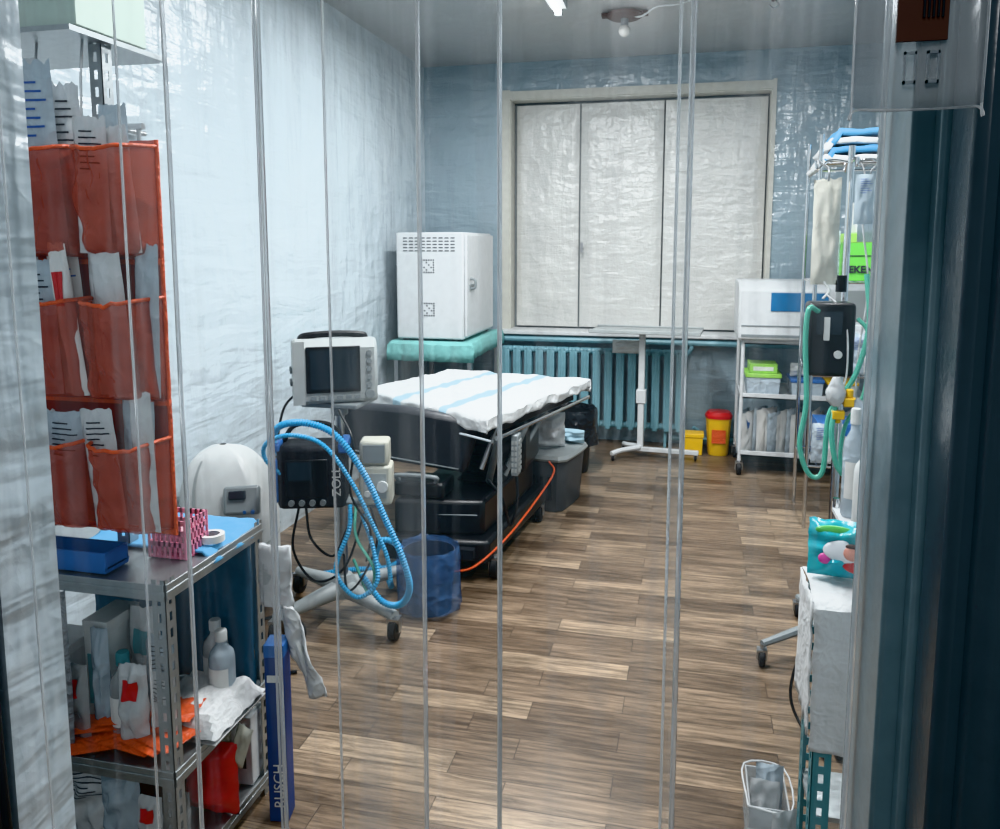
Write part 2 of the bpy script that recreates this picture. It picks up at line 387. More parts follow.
# ---------------------------------------------------------------- room shell
XL,XR,YB,ZC=-2.12,1.75,6.31,2.96
def struct(b,name,m,label=None,**k):
    o=b.obj(name,m,kind="structure",**k); 
    if label: o["label"]=label
    return o
struct(MB().box((XL-.3,-1.2,-.1),(XR+.3,YB+.4,0)),"floor",FLOOR,"brown wood-look vinyl plank floor")
struct(MB().box((XL-.3,.8,ZC),(XR+.3,YB+.4,ZC+.1)),"ceiling",W_CEIL,"grey-white film-covered ceiling")
struct(MB().box((XL-.15,.8,0),(XL,YB+.3,ZC)),"wall_left",W_LEFT,"wall wrapped in pale wrinkled plastic sheeting")
struct(MB().box((XR,.8,0),(XR+.15,YB+.3,ZC)),"wall_right",W_BACK,"wall wrapped in blue plastic sheeting")
wx0,wx1,wz0,wz1=-1.41,.555,.87,2.68
b=MB(); b.box((XL,YB,0),(wx0,YB+.25,ZC)); b.box((wx1,YB,0),(XR,YB+.25,ZC)); b.box((wx0,YB,0),(wx1,YB+.25,wz0)); b.box((wx0,YB,wz1),(wx1,YB+.25,ZC))
struct(b,"wall_back",W_BACK,"wall wrapped in blue wrinkled plastic sheeting")
b=MB(); b.box((XL-.15,.84,0),(-.885,.94,ZC)); b.box((.245,.86,0),(XR+.15,.94,ZC)); b.box((-.885,.84,2.32),(.245,.94,ZC))
struct(b,"wall_front",W_LEFT,"wall around the doorway")
# window
b=MB(); b.box((wx0,YB+.16,wz0),(wx1,YB+.2,wz1)); win=struct(b,"window_1",GPLA,"window boarded with three quilted white panels")
edges=[(wx0+.03,-.875),(-.862,-.225),(-.212,wx1-.02)]
for i,(a,c) in enumerate(edges):
    b=MB()
    def f(u,v,a=a,c=c,i=i):
        x=a+(c-a)*u; z=wz0+.02+(wz1-wz0-.05)*v
        e=min(u,1-u,v,1-v)*12
        return Vector((x,YB+.13-.02*min(1,e)+.006*nz(x*3,z*3,i),z))
    b.grid(f,24,30); b.obj("window_panel",QUILT,win,label="quilted white film panel")
b=MB(); b.cyl((-.84,YB+.1,1.52),(-.84,YB+.06,1.52),.008); b.box((-.85,YB+.055,1.49),(-.83,YB+.065,1.57)); b.obj("window_latch",STEEL,win)
b=MB()
b.box((wx0-.07,YB-.015,wz0),(wx0,YB,wz1+.07)); b.box((wx1,YB-.015,wz0),(wx1+.025,YB,wz1+.07)); b.box((wx0,YB-.015,wz1),(wx1,YB,wz1+.06))
b.box((wx0,YB,wz0),(wx0+.008,YB+.15,wz1)); b.box((wx1-.008,YB,wz0),(wx1,YB+.15,wz1)); b.box((wx0,YB,wz1-.008),(wx1,YB+.15,wz1))
struct(b,"trim_1",CREAM,"cream window surround")
struct(MB().box((wx0-.1,YB-.14,.845),(wx1+.03,YB+.15,.875)),"trim_2",WHITE,"white window sill",bevel=.006)
# door frame posts
b=MB(); b.box((.190,.80,0),(.245,.94,2.36)); b.box((.208,.775,0),(.245,.80,2.36))
struct(b,"door_1",POST,"blue-grey painted steel door frame",bevel=.004)
b=MB(); b.box((.212,.70,0),(.42,.772,2.36)); b.cyl((.252,.70,0),(.252,.70,2.36),.022,seg=28)
struct(b,"trim_3",POSTD,"dark glossy steel door post",bevel=.01)
b=MB(); b.box((.275,.66,0),(.45,.699,2.36)); struct(b,"trim_4",POSTD,"dark outer door post",bevel=.012)
# foil drape on other jamb
b=MB()
def f(u,v):
    x=-1.308+.44*u; z=2.4*v
    return Vector((x+.004*math.sin(z*5),.83-.02*abs(math.sin(u*13+.5*math.sin(z*1.5)))+.010*nz(x*9,z*2.5),z))
b.grid(f,60,90)
b.obj("foil_curtain",FOIL,label="crinkled silver foil insulation drape beside the doorway",cat="insulation drape",solid=.002)
# ---------------------------------------------------------------- strip curtain
strips=[(-.862,-.619,0),(-.697,-.502,1),(-.50,-.300,0),(-.42,-.21,1),(-.208,-.003,0),(-.016,.184,1)]
for i,(a,c,k) in enumerate(strips):
    y=.873+.014*k; w=c-a
    b=MB(); b.grid(lambda u,v:Vector(((u-.5)*w,.006*math.cos((u-.5)*math.pi)*(1 if i%2 else -1)+.003*nz(u*2,v*5,i),.03+2.26*v)),10,30)
    o=b.obj("curtain_strip",PVC,label="clear PVC strip hanging in the doorway curtain",cat="strip curtain",group="clear strips of the doorway curtain",loc=((a+c)/2,y,0))
    for s in (-1,1):
        b=MB(); b.sweep([Vector((s*w/2,.003*nz(.5+.5*s*1,v/30*5,i),.03+2.26*v/30)) for v in range(31)],.0029 if s>0 else .0017,8)
        b.obj("strip_edge",PVCE,o,label="thick cut edge")
b=MB(); b.box((-.88,.86,2.285),(.24,.90,2.32)); 
b.obj("curtain_rail",STEEL,label="steel rail carrying the clear strips",cat="rail",bevel=.003)
# plastic tag pouch hanging at post
t=thing("tag_holder","clear plastic pouch with brown card hanging by the door post","pouch",(.155,.640,1.645))
b=MB(); b.grid(lambda u,v:Vector((-.044+.085*u,.002*math.sin(u*6),.0+.20*v+.004*(abs(2*u-1)**6))),12,12); b.obj("pouch_sleeve",mat("pouch_film",(.7,.74,.76),.12,alpha=.26,bump=.2,bs=12),t,solid=.0015)
b=MB(); b.tube([(-.044,0,.20),(-.044,0,.012),(-.038,0,.002),(.035,0,.002),(.041,0,.012),(.041,0,.20)],.0010,6); b.obj("pouch_rim",PVCE,t)
b=MB(); b.box((-.018,-.006,.047),(.015,-.003,.19)); b.obj("brown_card",BROWN,t)
b=MB(); [b.box((x,-.008,.062),(x+.0015,-.006,.18)) for x in (-.002,.001,.004,.007,.010)]; b.obj("printed_lines",BLACK,t)
for x in (-.008,.007):
    b=MB(); b.box((x-.004,-.006,.018),(x-.0028,-.003,.040)); b.box((x+.0028,-.006,.018),(x+.004,-.003,.040)); b.box((x-.004,-.006,.018),(x+.004,-.003,.020)); b.box((x-.004,-.006,.038),(x+.004,-.003,.040)); b.obj("clip_loop",CHROME,t)
MB().box((-.010,-.001,.195),(.010,.001,.66)).obj("hanging_strap",CLEAR,t)
struct(MB().box((-.9,.62,2.30),(.45,.80,2.36)),"trim_5",POST,"steel lintel over the doorway")

# ---------------------------------------------------------------- radiator, pipes
rad=thing("radiator","long blue-painted cast-iron radiator under the window","radiator",(-.7,6.17,0))
sec=None
for i in range(16):
    x=-.70+.09*i
    if sec is None:
        b=MB()
        for yy in (-.045,.045): 
            b.sweep([Vector((0,yy,.13+.62*k/6)) for k in range(7)],[.022,.024,.022,.022,.022,.024,.020],10)
        b.box((-.012,-.05,.19),(.012,.05,.70)); b.cyl((-.045,0,.73),(.045,0,.73),.026); b.cyl((-.045,0,.16),(.045,0,.16),.026)
        b.box((-.03,-.062,.15),(.03,-.045,.73))
        sec=b.obj("radiator_section",RADP,rad,bevel=.006,loc=(x,0,0))
    else:
        o=sec.copy(); COL.objects.link(o); o.parent=rad; o.location=(x,0,0)
for x in (-.6,0,.55): MB().box((x-.01,-.03,0),(x+.01,.03,.14)).obj("radiator_foot",RADP,rad)
b=MB(); b.tube([(-1.5,6.2,.81),(-.6,6.2,.81),(.2,6.2,.81),(1.7,6.2,.80)],.022); b.tube([(.02,6.2,.81),(.03,6.2,.77),(-.0,6.17,.73),(-.02,6.17,.73)],.016)
b.obj("heating_pipe",RADP,label="blue-painted heating pipe above the radiator",cat="pipe")
b=MB(); b.tube([(-.1,6.24,.06),(.3,6.24,.06),(1.7,6.24,.06)],.02); b.tube([(.1,6.22,.06),(.1,6.22,.12),(.06,6.2,.16)],.015)
b.obj("heating_pipe",RADP,label="blue-painted heating pipe along the floor",cat="pipe")

# ---------------------------------------------------------------- sterilizer cabinet on side table
t=thing("side_table","small metal table under a teal cloth in the corner","table",(-1.74,5.72,0))
b=MB(); b.box((-.30,-.45,.845),(.30,.42,.87)); b.obj("table_top",WHITE,t,bevel=.004)
for x in (-.27,.27):
    for y in (-.41,.38): MB().box((x-.015,y-.015,0),(x+.015,y+.015,.845)).obj("table_leg",STEEL,t)
b=MB(); 
def f(u,v):
    x=-.34+.68*u; y=-.50+.96*v; z=.877
    dx=max(0,abs(x)-.305); dy=max(0,-.455-y)
    d=max(dx,dy)
    if d>0: 
        z-=d*3.0+.01*nz(x*20,y*20); x=max(-.315,min(.315,x)); y=max(-.47,y)
        x+=.008*nz(u*30,v*30); y-=.01*(1+nz(u*22,v*22))
    return Vector((x,y,z))
b.grid(f,50,50); b.obj("tablecloth",TCLOTH,label="crumpled teal cloth draped over the metal table",cat="cloth",loc=(-1.74,5.72,0.003),solid=.002)
t=thing("sterilizer_cabinet","white metal sterilizing cabinet with ventilation slots","cabinet",(-1.745,5.70,.885))
b=MB(); b.box((-.255,-.40,.01),(.235,.38,.75)); b.obj("cabinet_body",WHITE,t,bevel=.012)
b=MB(); b.box((.236,-.385,.03),(.256,.365,.735)); d=b.obj("cabinet_door",WHITE,t,bevel=.006)
b=MB(); b.tube([(.256,-.30,.36),(.29,-.30,.37),(.29,-.30,.42),(.256,-.30,.43)],.009); b.box((.256,-.33,.35),(.262,-.20,.39)); b.obj("door_handle",GPLA,d)
b=MB()
for r in range(5):
    for k in range(9): b.box((-.20+k*.043,-.403,.62+r*.022),(-.20+k*.043+.030,-.399,.628+r*.022))
b.obj("vent_slots",mat("slot_dark",(.10,.11,.12),.6),t)
for z in (.47,.17):
    b=MB()
    for i in range(6):
        for j in range(6):
            if (i in (0,5) or j in (0,5) or (i+j)%3==0): b.box((-.07+i*.017,-.403,z+j*.017),(-.07+i*.017+.010,-.399,z+j*.017+.010))
    b.obj("perforated_grille",MATS["slot_dark"],t)
for x in (-.2,.2):
    for y in (-.35,.33): MB().box((x-.02,y-.02,-.003),(x+.02,y+.02,.012)).obj("cabinet_foot",BLACK,t)

# ---------------------------------------------------------------- overbed table
t=thing("overbed_table","white wheeled instrument table with single column at the sill","table",(-.32,5.85,0),R(-4))
b=MB(); b.box((-.36,-.20,.925),(.42,.17,.94)); b.box((-.36,-.20,.94),(.42,-.19,.952)); b.box((-.36,.16,.94),(.42,.17,.952)); b.obj("table_top",LGPLA,t,bevel=.004)
b=MB(); b.box((-.022,-.022,.05),(.022,.022,.925)); b.obj("table_column",WHITE,t,bevel=.004)
b=MB(); b.box((-.035,-.03,.40),(.035,.03,.50)); b.obj("column_sleeve",WHITE,t,bevel=.004)
b=MB(); b.box((-.02,-.035,.045),(.42,.0,.075)); b.tube([(-.18,-.2,.055),(-.12,-.12,.065),(0,-.02,.075),(-.1,.06,.065),(-.14,.13,.055)],.018); b.obj("table_base",WHITE,t,bevel=.003)
for p in ((-.17,-.19),(-.14,.12),(.40,-.02)): caster(t,*p,r=.022,top=.05)
pouch("plastic_bag","crumpled white plastic bag on the radiator pipe","bag",(-.44,6.02,.74),.22,.10,.06,WPLA)

# ---------------------------------------------------------------- white cart & steriliser (far)
t=thing("supply_cart","white three-tier wheeled cart stacked with supplies","cart",(.76,5.75,0))
for z in (.135,.53,.895):
    b=MB(); b.box((-.41,-.24,z),(.42,.24,z+.012)); b.box((-.41,-.24,z),(.42,-.23,z+.035)); b.box((-.41,.23,z),(.42,.24,z+.035)); b.box((-.41,-.24,z),(-.40,.24,z+.035)); b.obj("cart_shelf",WHITE,t,bevel=.002)
for x in (-.40,.41):
    for y in (-.23,.23): MB().cyl((x,y,.10),(x,y,.93),.013,seg=12).obj("cart_post",WHITE,t)
for x in (-.40,.41):
    for y in (-.23,.23): caster(t,x,y,r=.045,top=.11)
t=thing("benchtop_sterilizer","white benchtop sterilizer with blue window on the cart","sterilizer",(.77,5.73,.931))
b=MB(); b.prism([(-.27,.0),(.26,.0),(.26,.38),(-.20,.38),(-.27,.33)],'x',-.45,.47); b.obj("sterilizer_body",WHITE,t,bevel=.012)
b=MB(); b.box((-.25,-.275,.19),(.10,-.269,.31)); b.obj("blue_window",mat("blue_window",(.02,.16,.36),.15),t)
b=MB(); b.box((.14,-.275,.10),(.42,-.269,.33)); b.obj("control_panel",LGPLA,t,bevel=.003)
b=MB(); b.box((-.43,-.276,.02),(.45,-.268,.035)); b.box((-.43,-.276,.09),(.12,-.268,.096)); b.obj("lower_trim",GPLA,t)
def storage(label,c,s,m,lm,rz=0):
    b=MB(); b.prism([(-s[0]/2*.92,0),(s[0]/2*.92,0),(s[0]/2,s[2]*.82),(-s[0]/2,s[2]*.82)],'y',-s[1]/2,s[1]/2)
    o=b.obj("storage_box",m,label=label,cat="box",loc=c,rot=(0,0,rz),bevel=.004)
    b=MB(); b.box((-s[0]/2-.006,-s[1]/2-.006,s[2]*.82),(s[0]/2+.006,s[1]/2+.006,s[2])); b.obj("box_lid",lm,o,bevel=.004)
    return o
storage("clear storage box with lime lid on the cart shelf",(.50,5.68,.543),(.22,.26,.15),PACKB,LIME)
storage("clear storage box with blue lid on the cart shelf",(.78,5.68,.543),(.2,.26,.12),PACKB,BLUEP)
storage("small yellow-lidded box on the cart shelf",(1.0,5.68,.543),(.18,.26,.11),WPLA,YEL)
carton("carton","green and white carton on top of a storage box",(.50,5.68,.694),(.18,.2,.06),LIME)
pouch("packet","crumpled pink and white packet on a storage box lid","packet",(.76,5.66,.668),.16,.09,.06,PACK)
for i in range(20):
    x=.385+.036*i; h=random.uniform(.24,.31)
    pouch("packet","upright white and blue sterile packet on the cart shelf","packet",(x,5.62+random.uniform(-.02,.02),.150),.20,h,.036,PAPER if i%3 else PACKB,rz=R(62+random.uniform(-14,14)),ry=R(random.uniform(-2,3)),group="sterile packets on the lower cart shelf",stripe=BLUEP if i%2 else None)
# sharps bin
t=thing("sharps_bin","yellow sharps bin with red lid on the floor","bin",(.24,6.05,0))
b=MB(); b.lathe((0,0,0),[(.07,0),(.075,.01),(.092,.26),(.095,.28)],24,sq=.3); b.obj("bin_body",YEL,t)
b=MB(); b.lathe((0,0,0),[(.1,.28),(.1,.30),(.08,.325),(.04,.33)],24,sq=.3); b.obj("bin_lid",REDP,t)
b=MB(); b.box((-.05,-.093,.10),(.05,-.086,.2)); b.obj("bin_label",ORANGE,t)
storage("low yellow tray box on the floor by the bin",(.06,6.03,0),(.14,.12,.16),YEL,YEL)

# ---------------------------------------------------------------- operating table
A,B,C,D=Vector((-.88,3.44,0)),Vector((-.58,4.58,0)),Vector((-1.42,4.74,0)),Vector((-1.68,3.98,0))
t=thing("operating_table","black wheeled operating table with dropped dark backrest","operating table",(-1.08,3.95,0))
def q(u,v,z=0):
    p=A.lerp(B,u).lerp(D.lerp(C,u),v); return Vector((p.x,p.y,z))
b=MB()
pts=[q(.0,.0),q(1,0),q(1,1),q(0,1)]
b.prism([(p.x,p.y) for p in pts],'z',.70,.765); b.obj("mattress",VINYL,t,world=True,bevel=.02)
b=MB(); pts=[q(.04,.05),q(.96,.05),q(.96,.9),q(.04,.9)]; b.prism([(p.x,p.y) for p in pts],'z',.655,.70); b.obj("table_frame",BLACK,t,world=True,bevel=.006)
b=MB(); b.cyl((-.82,3.50,.675),(-.55,4.56,.675),.010,seg=10); b.cyl((-.84,3.40,.675),(-1.1,3.57,.675),.010,seg=10)
b.obj("side_rail",CHROME,t,world=True)
b=MB(); b.prism([(-1.36,3.36),(-.86,3.42),(-.76,4.38),(-1.30,4.38)],'z',.09,.20); b.prism([(-1.32,3.41),(-.90,3.48),(-.82,4.3),(-1.26,4.3)],'z',.20,.37); b.obj("table_base",BLACK,t,world=True,bevel=.02)
b=MB(); b.box((-1.28,3.357,.13),(-.92,3.40,.175)); b.tube([(-.90,3.50,.372),(-.86,3.9,.372),(-.82,4.28,.372)],.006); b.obj("base_trim",BLKF,t,world=True)
b=MB(); b.tube([(-1.30,3.425,.30),(-1.1,3.45,.30),(-.93,3.475,.30)],.004); b.obj("base_edge_line",GPLA,t,world=True)
b=MB(); 
prof=[]
for i in range(13): prof.append((.125 if i%2 else .10,.37+i*.0240))
b.lathe((-.98,3.86,0),prof,24,sq=.8,sy=1.3); b.obj("column_bellows",RUBBER,t,world=True)
b=MB(); b.box((-1.33,3.44,.375),(-1.08,3.62,.45)); b.obj("foot_control_box",BLACK,t,world=True,bevel=.015)
b=MB(); b.tube([(-1.30,3.44,.455),(-1.30,3.42,.485),(-1.12,3.42,.485),(-1.12,3.44,.455)],.010); b.obj("base_handle",GPLA,t,world=True)
b=MB(); b.box((-1.05,3.95,.375),(-.80,4.35,.62)); b.obj("drive_housing",BLACK,t,world=True,bevel=.02)
b=MB(); b.prism([(-1.62,.545),(-1.69,.795),(-1.30,.785),(-.93,.735),(-1.00,.48)],'y',-.04,.04); o=b.obj("backrest",VINYL,t,bevel=.025)
o.data.transform(Matrix.Translation((1.08,-.40,0))); 
b=MB(); b.tube([(-1.60,3.508,.57),(-1.3,3.508,.535),(-1.03,3.508,.505)],.004); b.obj("backrest_piping",GPLA,t,world=True)
for pp in (((-.93,3.55,.50),(-.86,3.62,.72)),((-1.58,3.58,.56),(-1.5,3.8,.7))): MB().cyl(*pp,.012).obj("backrest_bracket",STEEL,t,world=True)
for pp in (((-.84,3.52,.66),(-.93,3.7,.40),.018),((-.78,3.9,.66),(-.88,3.8,.40),.018),((-.74,4.2,.66),(-.86,4.0,.42),.015)): MB().cyl(*pp).obj("lifting_arm",GPLA,t,world=True)
b=MB(); b.box((-.80,3.60,.46),(-.765,3.68,.66)); o=b.obj("hand_control",GPLA,t,world=True,bevel=.006)
b=MB(); 
for r in range(6):
    for c2 in range(2): b.box((-.764,3.61+.035*c2,.48+.027*r),(-.761,3.635+.035*c2,.497+.027*r)); b.box((-.795+.015*c2,3.597,.48+.027*r),(-.785+.015*c2,3.60,.497+.027*r))
b.obj("control_buttons",LGPLA,o)
o.children[0].data.transform(Matrix.Translation((1.08,-3.95,0)))
b=MB(); b.tube([(-.78,3.64,.46),(-.77,3.62,.35),(-.80,3.60,.22),(-.83,3.56,.36),(-.9,3.56,.45)],.007); b.obj("coiled_cord",BLACK,t,world=True)
for x,y in ((-.85,3.49),(-.79,4.30),(-1.29,3.5),(-1.26,4.28)): caster(t,x+1.08,y-3.95,r=.05,top=.12)
b=MB(); b.tube([(-1.0,3.30,.09),(-.9,3.32,.12),(-.80,3.5,.19),(-.74,3.9,.24),(-.70,4.25,.30),(-.74,4.33,.34)],.005); b.obj("red_cable",ORANGE,label="orange-red cable looping along the operating table base",cat="cable")
# drape
b=MB()
def f(u,v):
    U=-.10+1.20*u; V=-.10+1.20*v
    uu=max(-.015,min(1.015,U)); vv=max(-.02,min(1.02,V))
    d=max(abs(U-uu)*1.15,abs(V-vv)*.95)
    p=q(uu,vv); z=.775+.010*nz(U*7,V*7)+.008*nz(U*16,V*5,3)+.014*max(0,nz(U*4,V*9,8))
    z-=d*.70*(1+.25*nz(U*12,V*12,5))
    out=(p-q(.5,.5)); out.normalize()
    p=p+out*(.015*(1+nz(U*14,V*14))*(1 if d>0 else 0))
    return Vector((p.x,p.y,z))
b.grid(f,80,80,lambda u,v:1 if (.31<v<.36 or .63<v<.68) else 0)
b.obj("table_drape",[WCLOTH,BCLOTH],label="white drape with pale blue bands over the operating table",cat="drape",solid=.003,ang=80)
# crates
b=MB(); b.lathe((0,0,0),[(.15,0),(.155,.01),(.175,.30),(.185,.31)],28,cap=True,sq=.85,sy=1.2)
cr=b.obj("storage_crate",GREYC,label="dark grey plastic crate on the floor behind the table",cat="crate",loc=(-.80,4.66,0),rot=(0,0,R(-12)))
b=MB(); b.lathe((0,0,0),[(.19,.312),(.195,.325),(.185,.345),(.10,.352)],28,sq=.85,sy=1.2); b.obj("crate_lid",LGPLA,cr)
b=MB(); [b.box((-.12+k*.05,-.212,.08),(-.10+k*.05,-.20,.22)) for k in range(5)]; b.obj("crate_rib",BLACK,cr)
pouch("plastic_bag","crumpled white plastic bag on the crate lid","bag",(-.83,4.58,.355),.28,.21,.20,PACK,rz=.3)
pouch("folded_cloth","pale blue folded cloth on the crate lid","cloth",(-.69,4.76,.355),.20,.08,.14,BCLOTH,rz=-.3)
def lined_bin(label,c,r,h,m,body,flap=.55):
    o=thing("waste_bin",label,"bin",c)
    b=MB(); b.lathe((0,0,0),[(r*.74,0),(r*.76,.01),(r*.90,h*.93),(r*.87,h*.93),(r*.73,.015)],24); b.obj("bin_body",body,o)
    b=MB()
    def f(u,v):
        a=u*2*math.pi; k=1+.09*nz(math.cos(a)*3,math.sin(a)*3,v*3)+.045*nz(math.cos(a)*9,math.sin(a)*9,v*3)
        if v<.6:
            w=v/.6; rr=r*(1.10-.10*w**2); z=h*((1-flap)+(flap+.02)*w)+.025*nz(math.cos(a)*3,math.sin(a)*3,1)*(.3+.7*w)
        else:
            w=(v-.6)/.4; rr=r*(1.0-.16*w); z=h*(1.02-.5*w)
        return Vector((math.cos(a)*rr*k,math.sin(a)*rr*k,max(.002,z)))
    b.grid(f,64,26); b.obj("bin_liner",m,o)
    return o
lined_bin("small waste basket with loose translucent blue liner over its rim",(-1.05,3.12,0),.125,.28,BBAG,mat("smoky_basket",(.10,.13,.19),.3,alpha=.55),flap=.93)
lined_bin("black waste bin with black liner by the radiator",(-.79,5.38,0),.19,.44,KBAG,BLACK)

# ---------------------------------------------------------------- monitor stand
SX,SY=-1.38,2.98
t=thing("monitor_stand","grey wheeled roll stand with cast star base","stand",(SX,SY,0))
b=MB()
for a in (-29,61,151,241):
    d=Vector((math.cos(R(a)),math.sin(R(a)),0))
    b.sweep([Vector((0,0,.12)),d*.12+Vector((0,0,.115)),d*.24+Vector((0,0,.105)),d*.33+Vector((0,0,.098))],[.042,.034,.026,.022],10)
b.lathe((0,0,.09),[(.06,0),(.06,.05),(.035,.09)],20)
b.obj("star_base",LGPLA,t)
for a in (-29,61,151,241): caster(t,math.cos(R(a))*.325,math.sin(R(a))*.325,r=.045,top=.095)
b=MB(); b.cyl((0,0,.15),(0,0,.915),.02); b.obj("stand_pole",STEEL,t)
b=MB(); b.box((-.12,-.10,.905),(.12,.10,.925)); b.cyl((0,0,.86),(0,0,.905),.035); b.obj("mount_plate",GPLA,t,bevel=.005)
b=MB(); b.box((-.10,-.10,.51),(.22,-.03,.525)); b.cyl((0,0,.49),(0,0,.55),.035); b.obj("bracket_shelf",GPLA,t,bevel=.003)
t=thing("patient_monitor","light grey patient monitor with dark screen and carry handle","monitor",(SX-.01,SY-.02,.927),R(30))
b=MB(); b.prism([(-.09,0),(.09,0),(.08,.245),(-.055,.255),(-.09,.22)],'x',-.165,.165); b.obj("monitor_body",LGPLA,t,bevel=.014)
b=MB(); b.box((-.115,-.097,.045),(.095,-.088,.228)); b.obj("screen_bezel",BLACK,t,bevel=.003)
b=MB(); b.box((-.100,-.100,.06),(.08,-.0965,.215)); b.obj("screen",SCREEN,t)
b=MB()
for k in range(5): b.cyl((.13,-.09,.07+.032*k),(.13,-.099,.07+.032*k),.011,seg=12)
b.cyl((.13,-.09,.035),(.13,-.11,.035),.018); b.obj("monitor_buttons",GPLA,t)
b=MB(); [b.box((-.10+.034*k,-.098,.018),(-.078+.034*k,-.091,.032)) for k in range(6)]; b.obj("soft_keys",GPLA,t)
b=MB(); b.tube([(-.13,.02,.245),(-.11,0,.262),(0,0,.268),(.11,0,.262),(.13,.02,.245)],.014); b.obj("carry_handle",BLACK,t)
for k in range(3):
    for j in range(2): MB().cyl((-.166,-.05+.035*k,.08+.05*j),(-.174,-.05+.035*k,.08+.05*j),.010,seg=10).obj("cable_port",GPLA,t)
b=MB(); b.box((-.166,-.095,.0),(-.12,-.088,.25)); b.obj("side_panel",LGPLA,t)
t=thing("portable_ventilator","black portable ventilator in padded case on the stand","ventilator",(SX-.035,SY-.16,.535),R(18))
b=MB(); b.box((-.135,-.085,0),(.125,.075,.25)); b.obj("ventilator_case",BLKF,t,bevel=.02)
b=MB(); b.box((-.10,-.093,.05),(.06,-.084,.2)); b.obj("front_panel",BLACK,t,bevel=.004)
b=MB(); b.box((-.09,-.096,.12),(.0,-.092,.19)); b.obj("display",SCREEN,t)
for bx in (((-.15,-.09,.23),(-.12,.06,.262)),((.10,-.09,.22),(.135,.06,.262)),((-.142,-.088,.03),(-.13,-.03,.20))): MB().box(*bx).obj("blue_corner_guard",BLUEP,t,bevel=.008)
b=MB(); [b.cyl((x,-.085,.03),(x,-.10,.03),.012,seg=12) for x in (-.08,-.04,0,.04)]; b.obj("control_knob",GPLA,t)
text("ZOLL",.048,WPLA,t,(.093,-.0875,.11),(R(90),R(-90),0))
b=MB(); b.tube([(-.12,0,.25),(-.08,0,.31),(0,0,.325),(.07,0,.31),(.11,0,.25)],.009); b.obj("carry_handle",BLACK,t)
t=thing("humidifier_unit","small beige device clamped beside the ventilator","medical device",(SX+.185,SY-.07,.527),R(15))
b=MB(); b.box((-.065,-.05,0),(.065,.06,.16)); b.box((-.06,-.045,.16),(.055,.05,.26)); b.obj("device_body",BEIGE,t,bevel=.012)
b=MB(); b.box((-.045,-.053,.175),(.04,-.044,.245)); b.obj("display",GPLA,t)
b=MB(); b.box((-.045,-.053,.03),(.045,-.049,.13)); b.obj("front_panel",LGPLA,t)
b=MB(); b.cyl((.03,-.05,.08),(.03,-.068,.08),.022); b.cyl((-.03,-.05,.05),(-.03,-.062,.05),.012); b.obj("control_knob",WPLA,t)
b=MB(); b.corr([(-1.50,2.76,.70),(-1.535,2.72,.79),(-1.50,2.70,.865),(-1.38,2.68,.89),(-1.26,2.68,.85),(-1.16,2.70,.707),(-1.08,2.72,.518),(-1.02,2.72,.385),(-1.0,2.74,.26),(-1.06,2.80,.16),(-1.15,2.83,.15),(-1.24,2.84,.25)],.012)
b.obj("breathing_hose",HOSE,label="bright blue corrugated breathing hose looping from the ventilator",cat="hose")
b=MB(); b.corr([(-1.49,2.72,.66),(-1.55,2.68,.74),(-1.53,2.66,.81),(-1.42,2.64,.85),(-1.29,2.64,.82),(-1.19,2.66,.68),(-1.12,2.68,.52),(-1.07,2.69,.40),(-1.06,2.70,.30)],.008)
b.obj("breathing_hose",HOSE,label="thinner blue corrugated hose beside the main hose",cat="hose")
b=MB(); b.corr([(-1.62,3.28,.03),(-1.5,3.36,.03),(-1.36,3.38,.04),(-1.24,3.34,.12),(-1.24,3.24,.22),(-1.30,3.22,.24),(-1.36,3.28,.12),(-1.30,3.28,.04),(-1.26,3.22,.03)],.013)
b.obj("breathing_hose",HOSE,label="blue hose coiled on the floor by the bin",cat="hose")
b=MB(); b.corr([(-1.28,2.84,.53),(-1.26,2.78,.45),(-1.30,2.74,.30),(-1.22,2.74,.20),(-1.14,2.76,.26),(-1.17,2.80,.38),(-1.22,2.82,.50)],.009)
b.obj("breathing_hose",HOSE,label="short blue hose looped below the beige device",cat="hose")
for k,(pts) in enumerate([[(-1.30,2.80,.92),(-1.22,2.75,.8),(-1.25,2.78,.6),(-1.18,2.80,.45),(-1.22,2.85,.3)],[(-1.45,2.80,.52),(-1.42,2.78,.40),(-1.34,2.80,.33),(-1.30,2.84,.42),(-1.26,2.82,.5)],[(-1.48,2.80,.52),(-1.5,2.78,.35),(-1.42,2.80,.22),(-1.30,2.82,.28),(-1.22,2.84,.5)],[(-1.2,2.86,.52),(-1.16,2.82,.40),(-1.22,2.80,.25),(-1.3,2.84,.18),(-1.34,2.9,.3)],[(-1.5,2.93,.98),(-1.56,2.85,.9),(-1.57,2.8,.7),(-1.52,2.78,.6),(-1.47,2.8,.55)]]):
    MB().tube(pts,.005,6).obj("cable",BLACK,label="black lead hanging from the monitor stand",cat="cable",group="leads on the monitor stand")
MB().tube([(-1.26,2.85,.53),(-1.24,2.80,.42),(-1.16,2.78,.30),(-1.20,2.82,.18),(-1.28,2.86,.3)],.006,6).obj("tubing",GHOSE,label="thin green tube hanging below the beige device",cat="tubing")
MB().tube([(-1.95,3.2,.01),(-1.75,2.75,.008),(-1.55,2.62,.008),(-1.45,2.75,.008),(-1.6,2.9,.008),(-1.8,2.7,.008),(-1.7,2.55,.008),(-1.5,2.45,.008),(-1.35,2.5,.008)],.006,6).obj("cable",BLACK,label="black power cable snaking on the floor",cat="cable")
MB().tube([(-2.1,3.5,.3),(-2.06,3.4,.01),(-1.8,3.3,.01),(-1.5,3.3,.01)],.006,6).obj("cable",BLACK,label="black cable running to the wall",cat="cable")
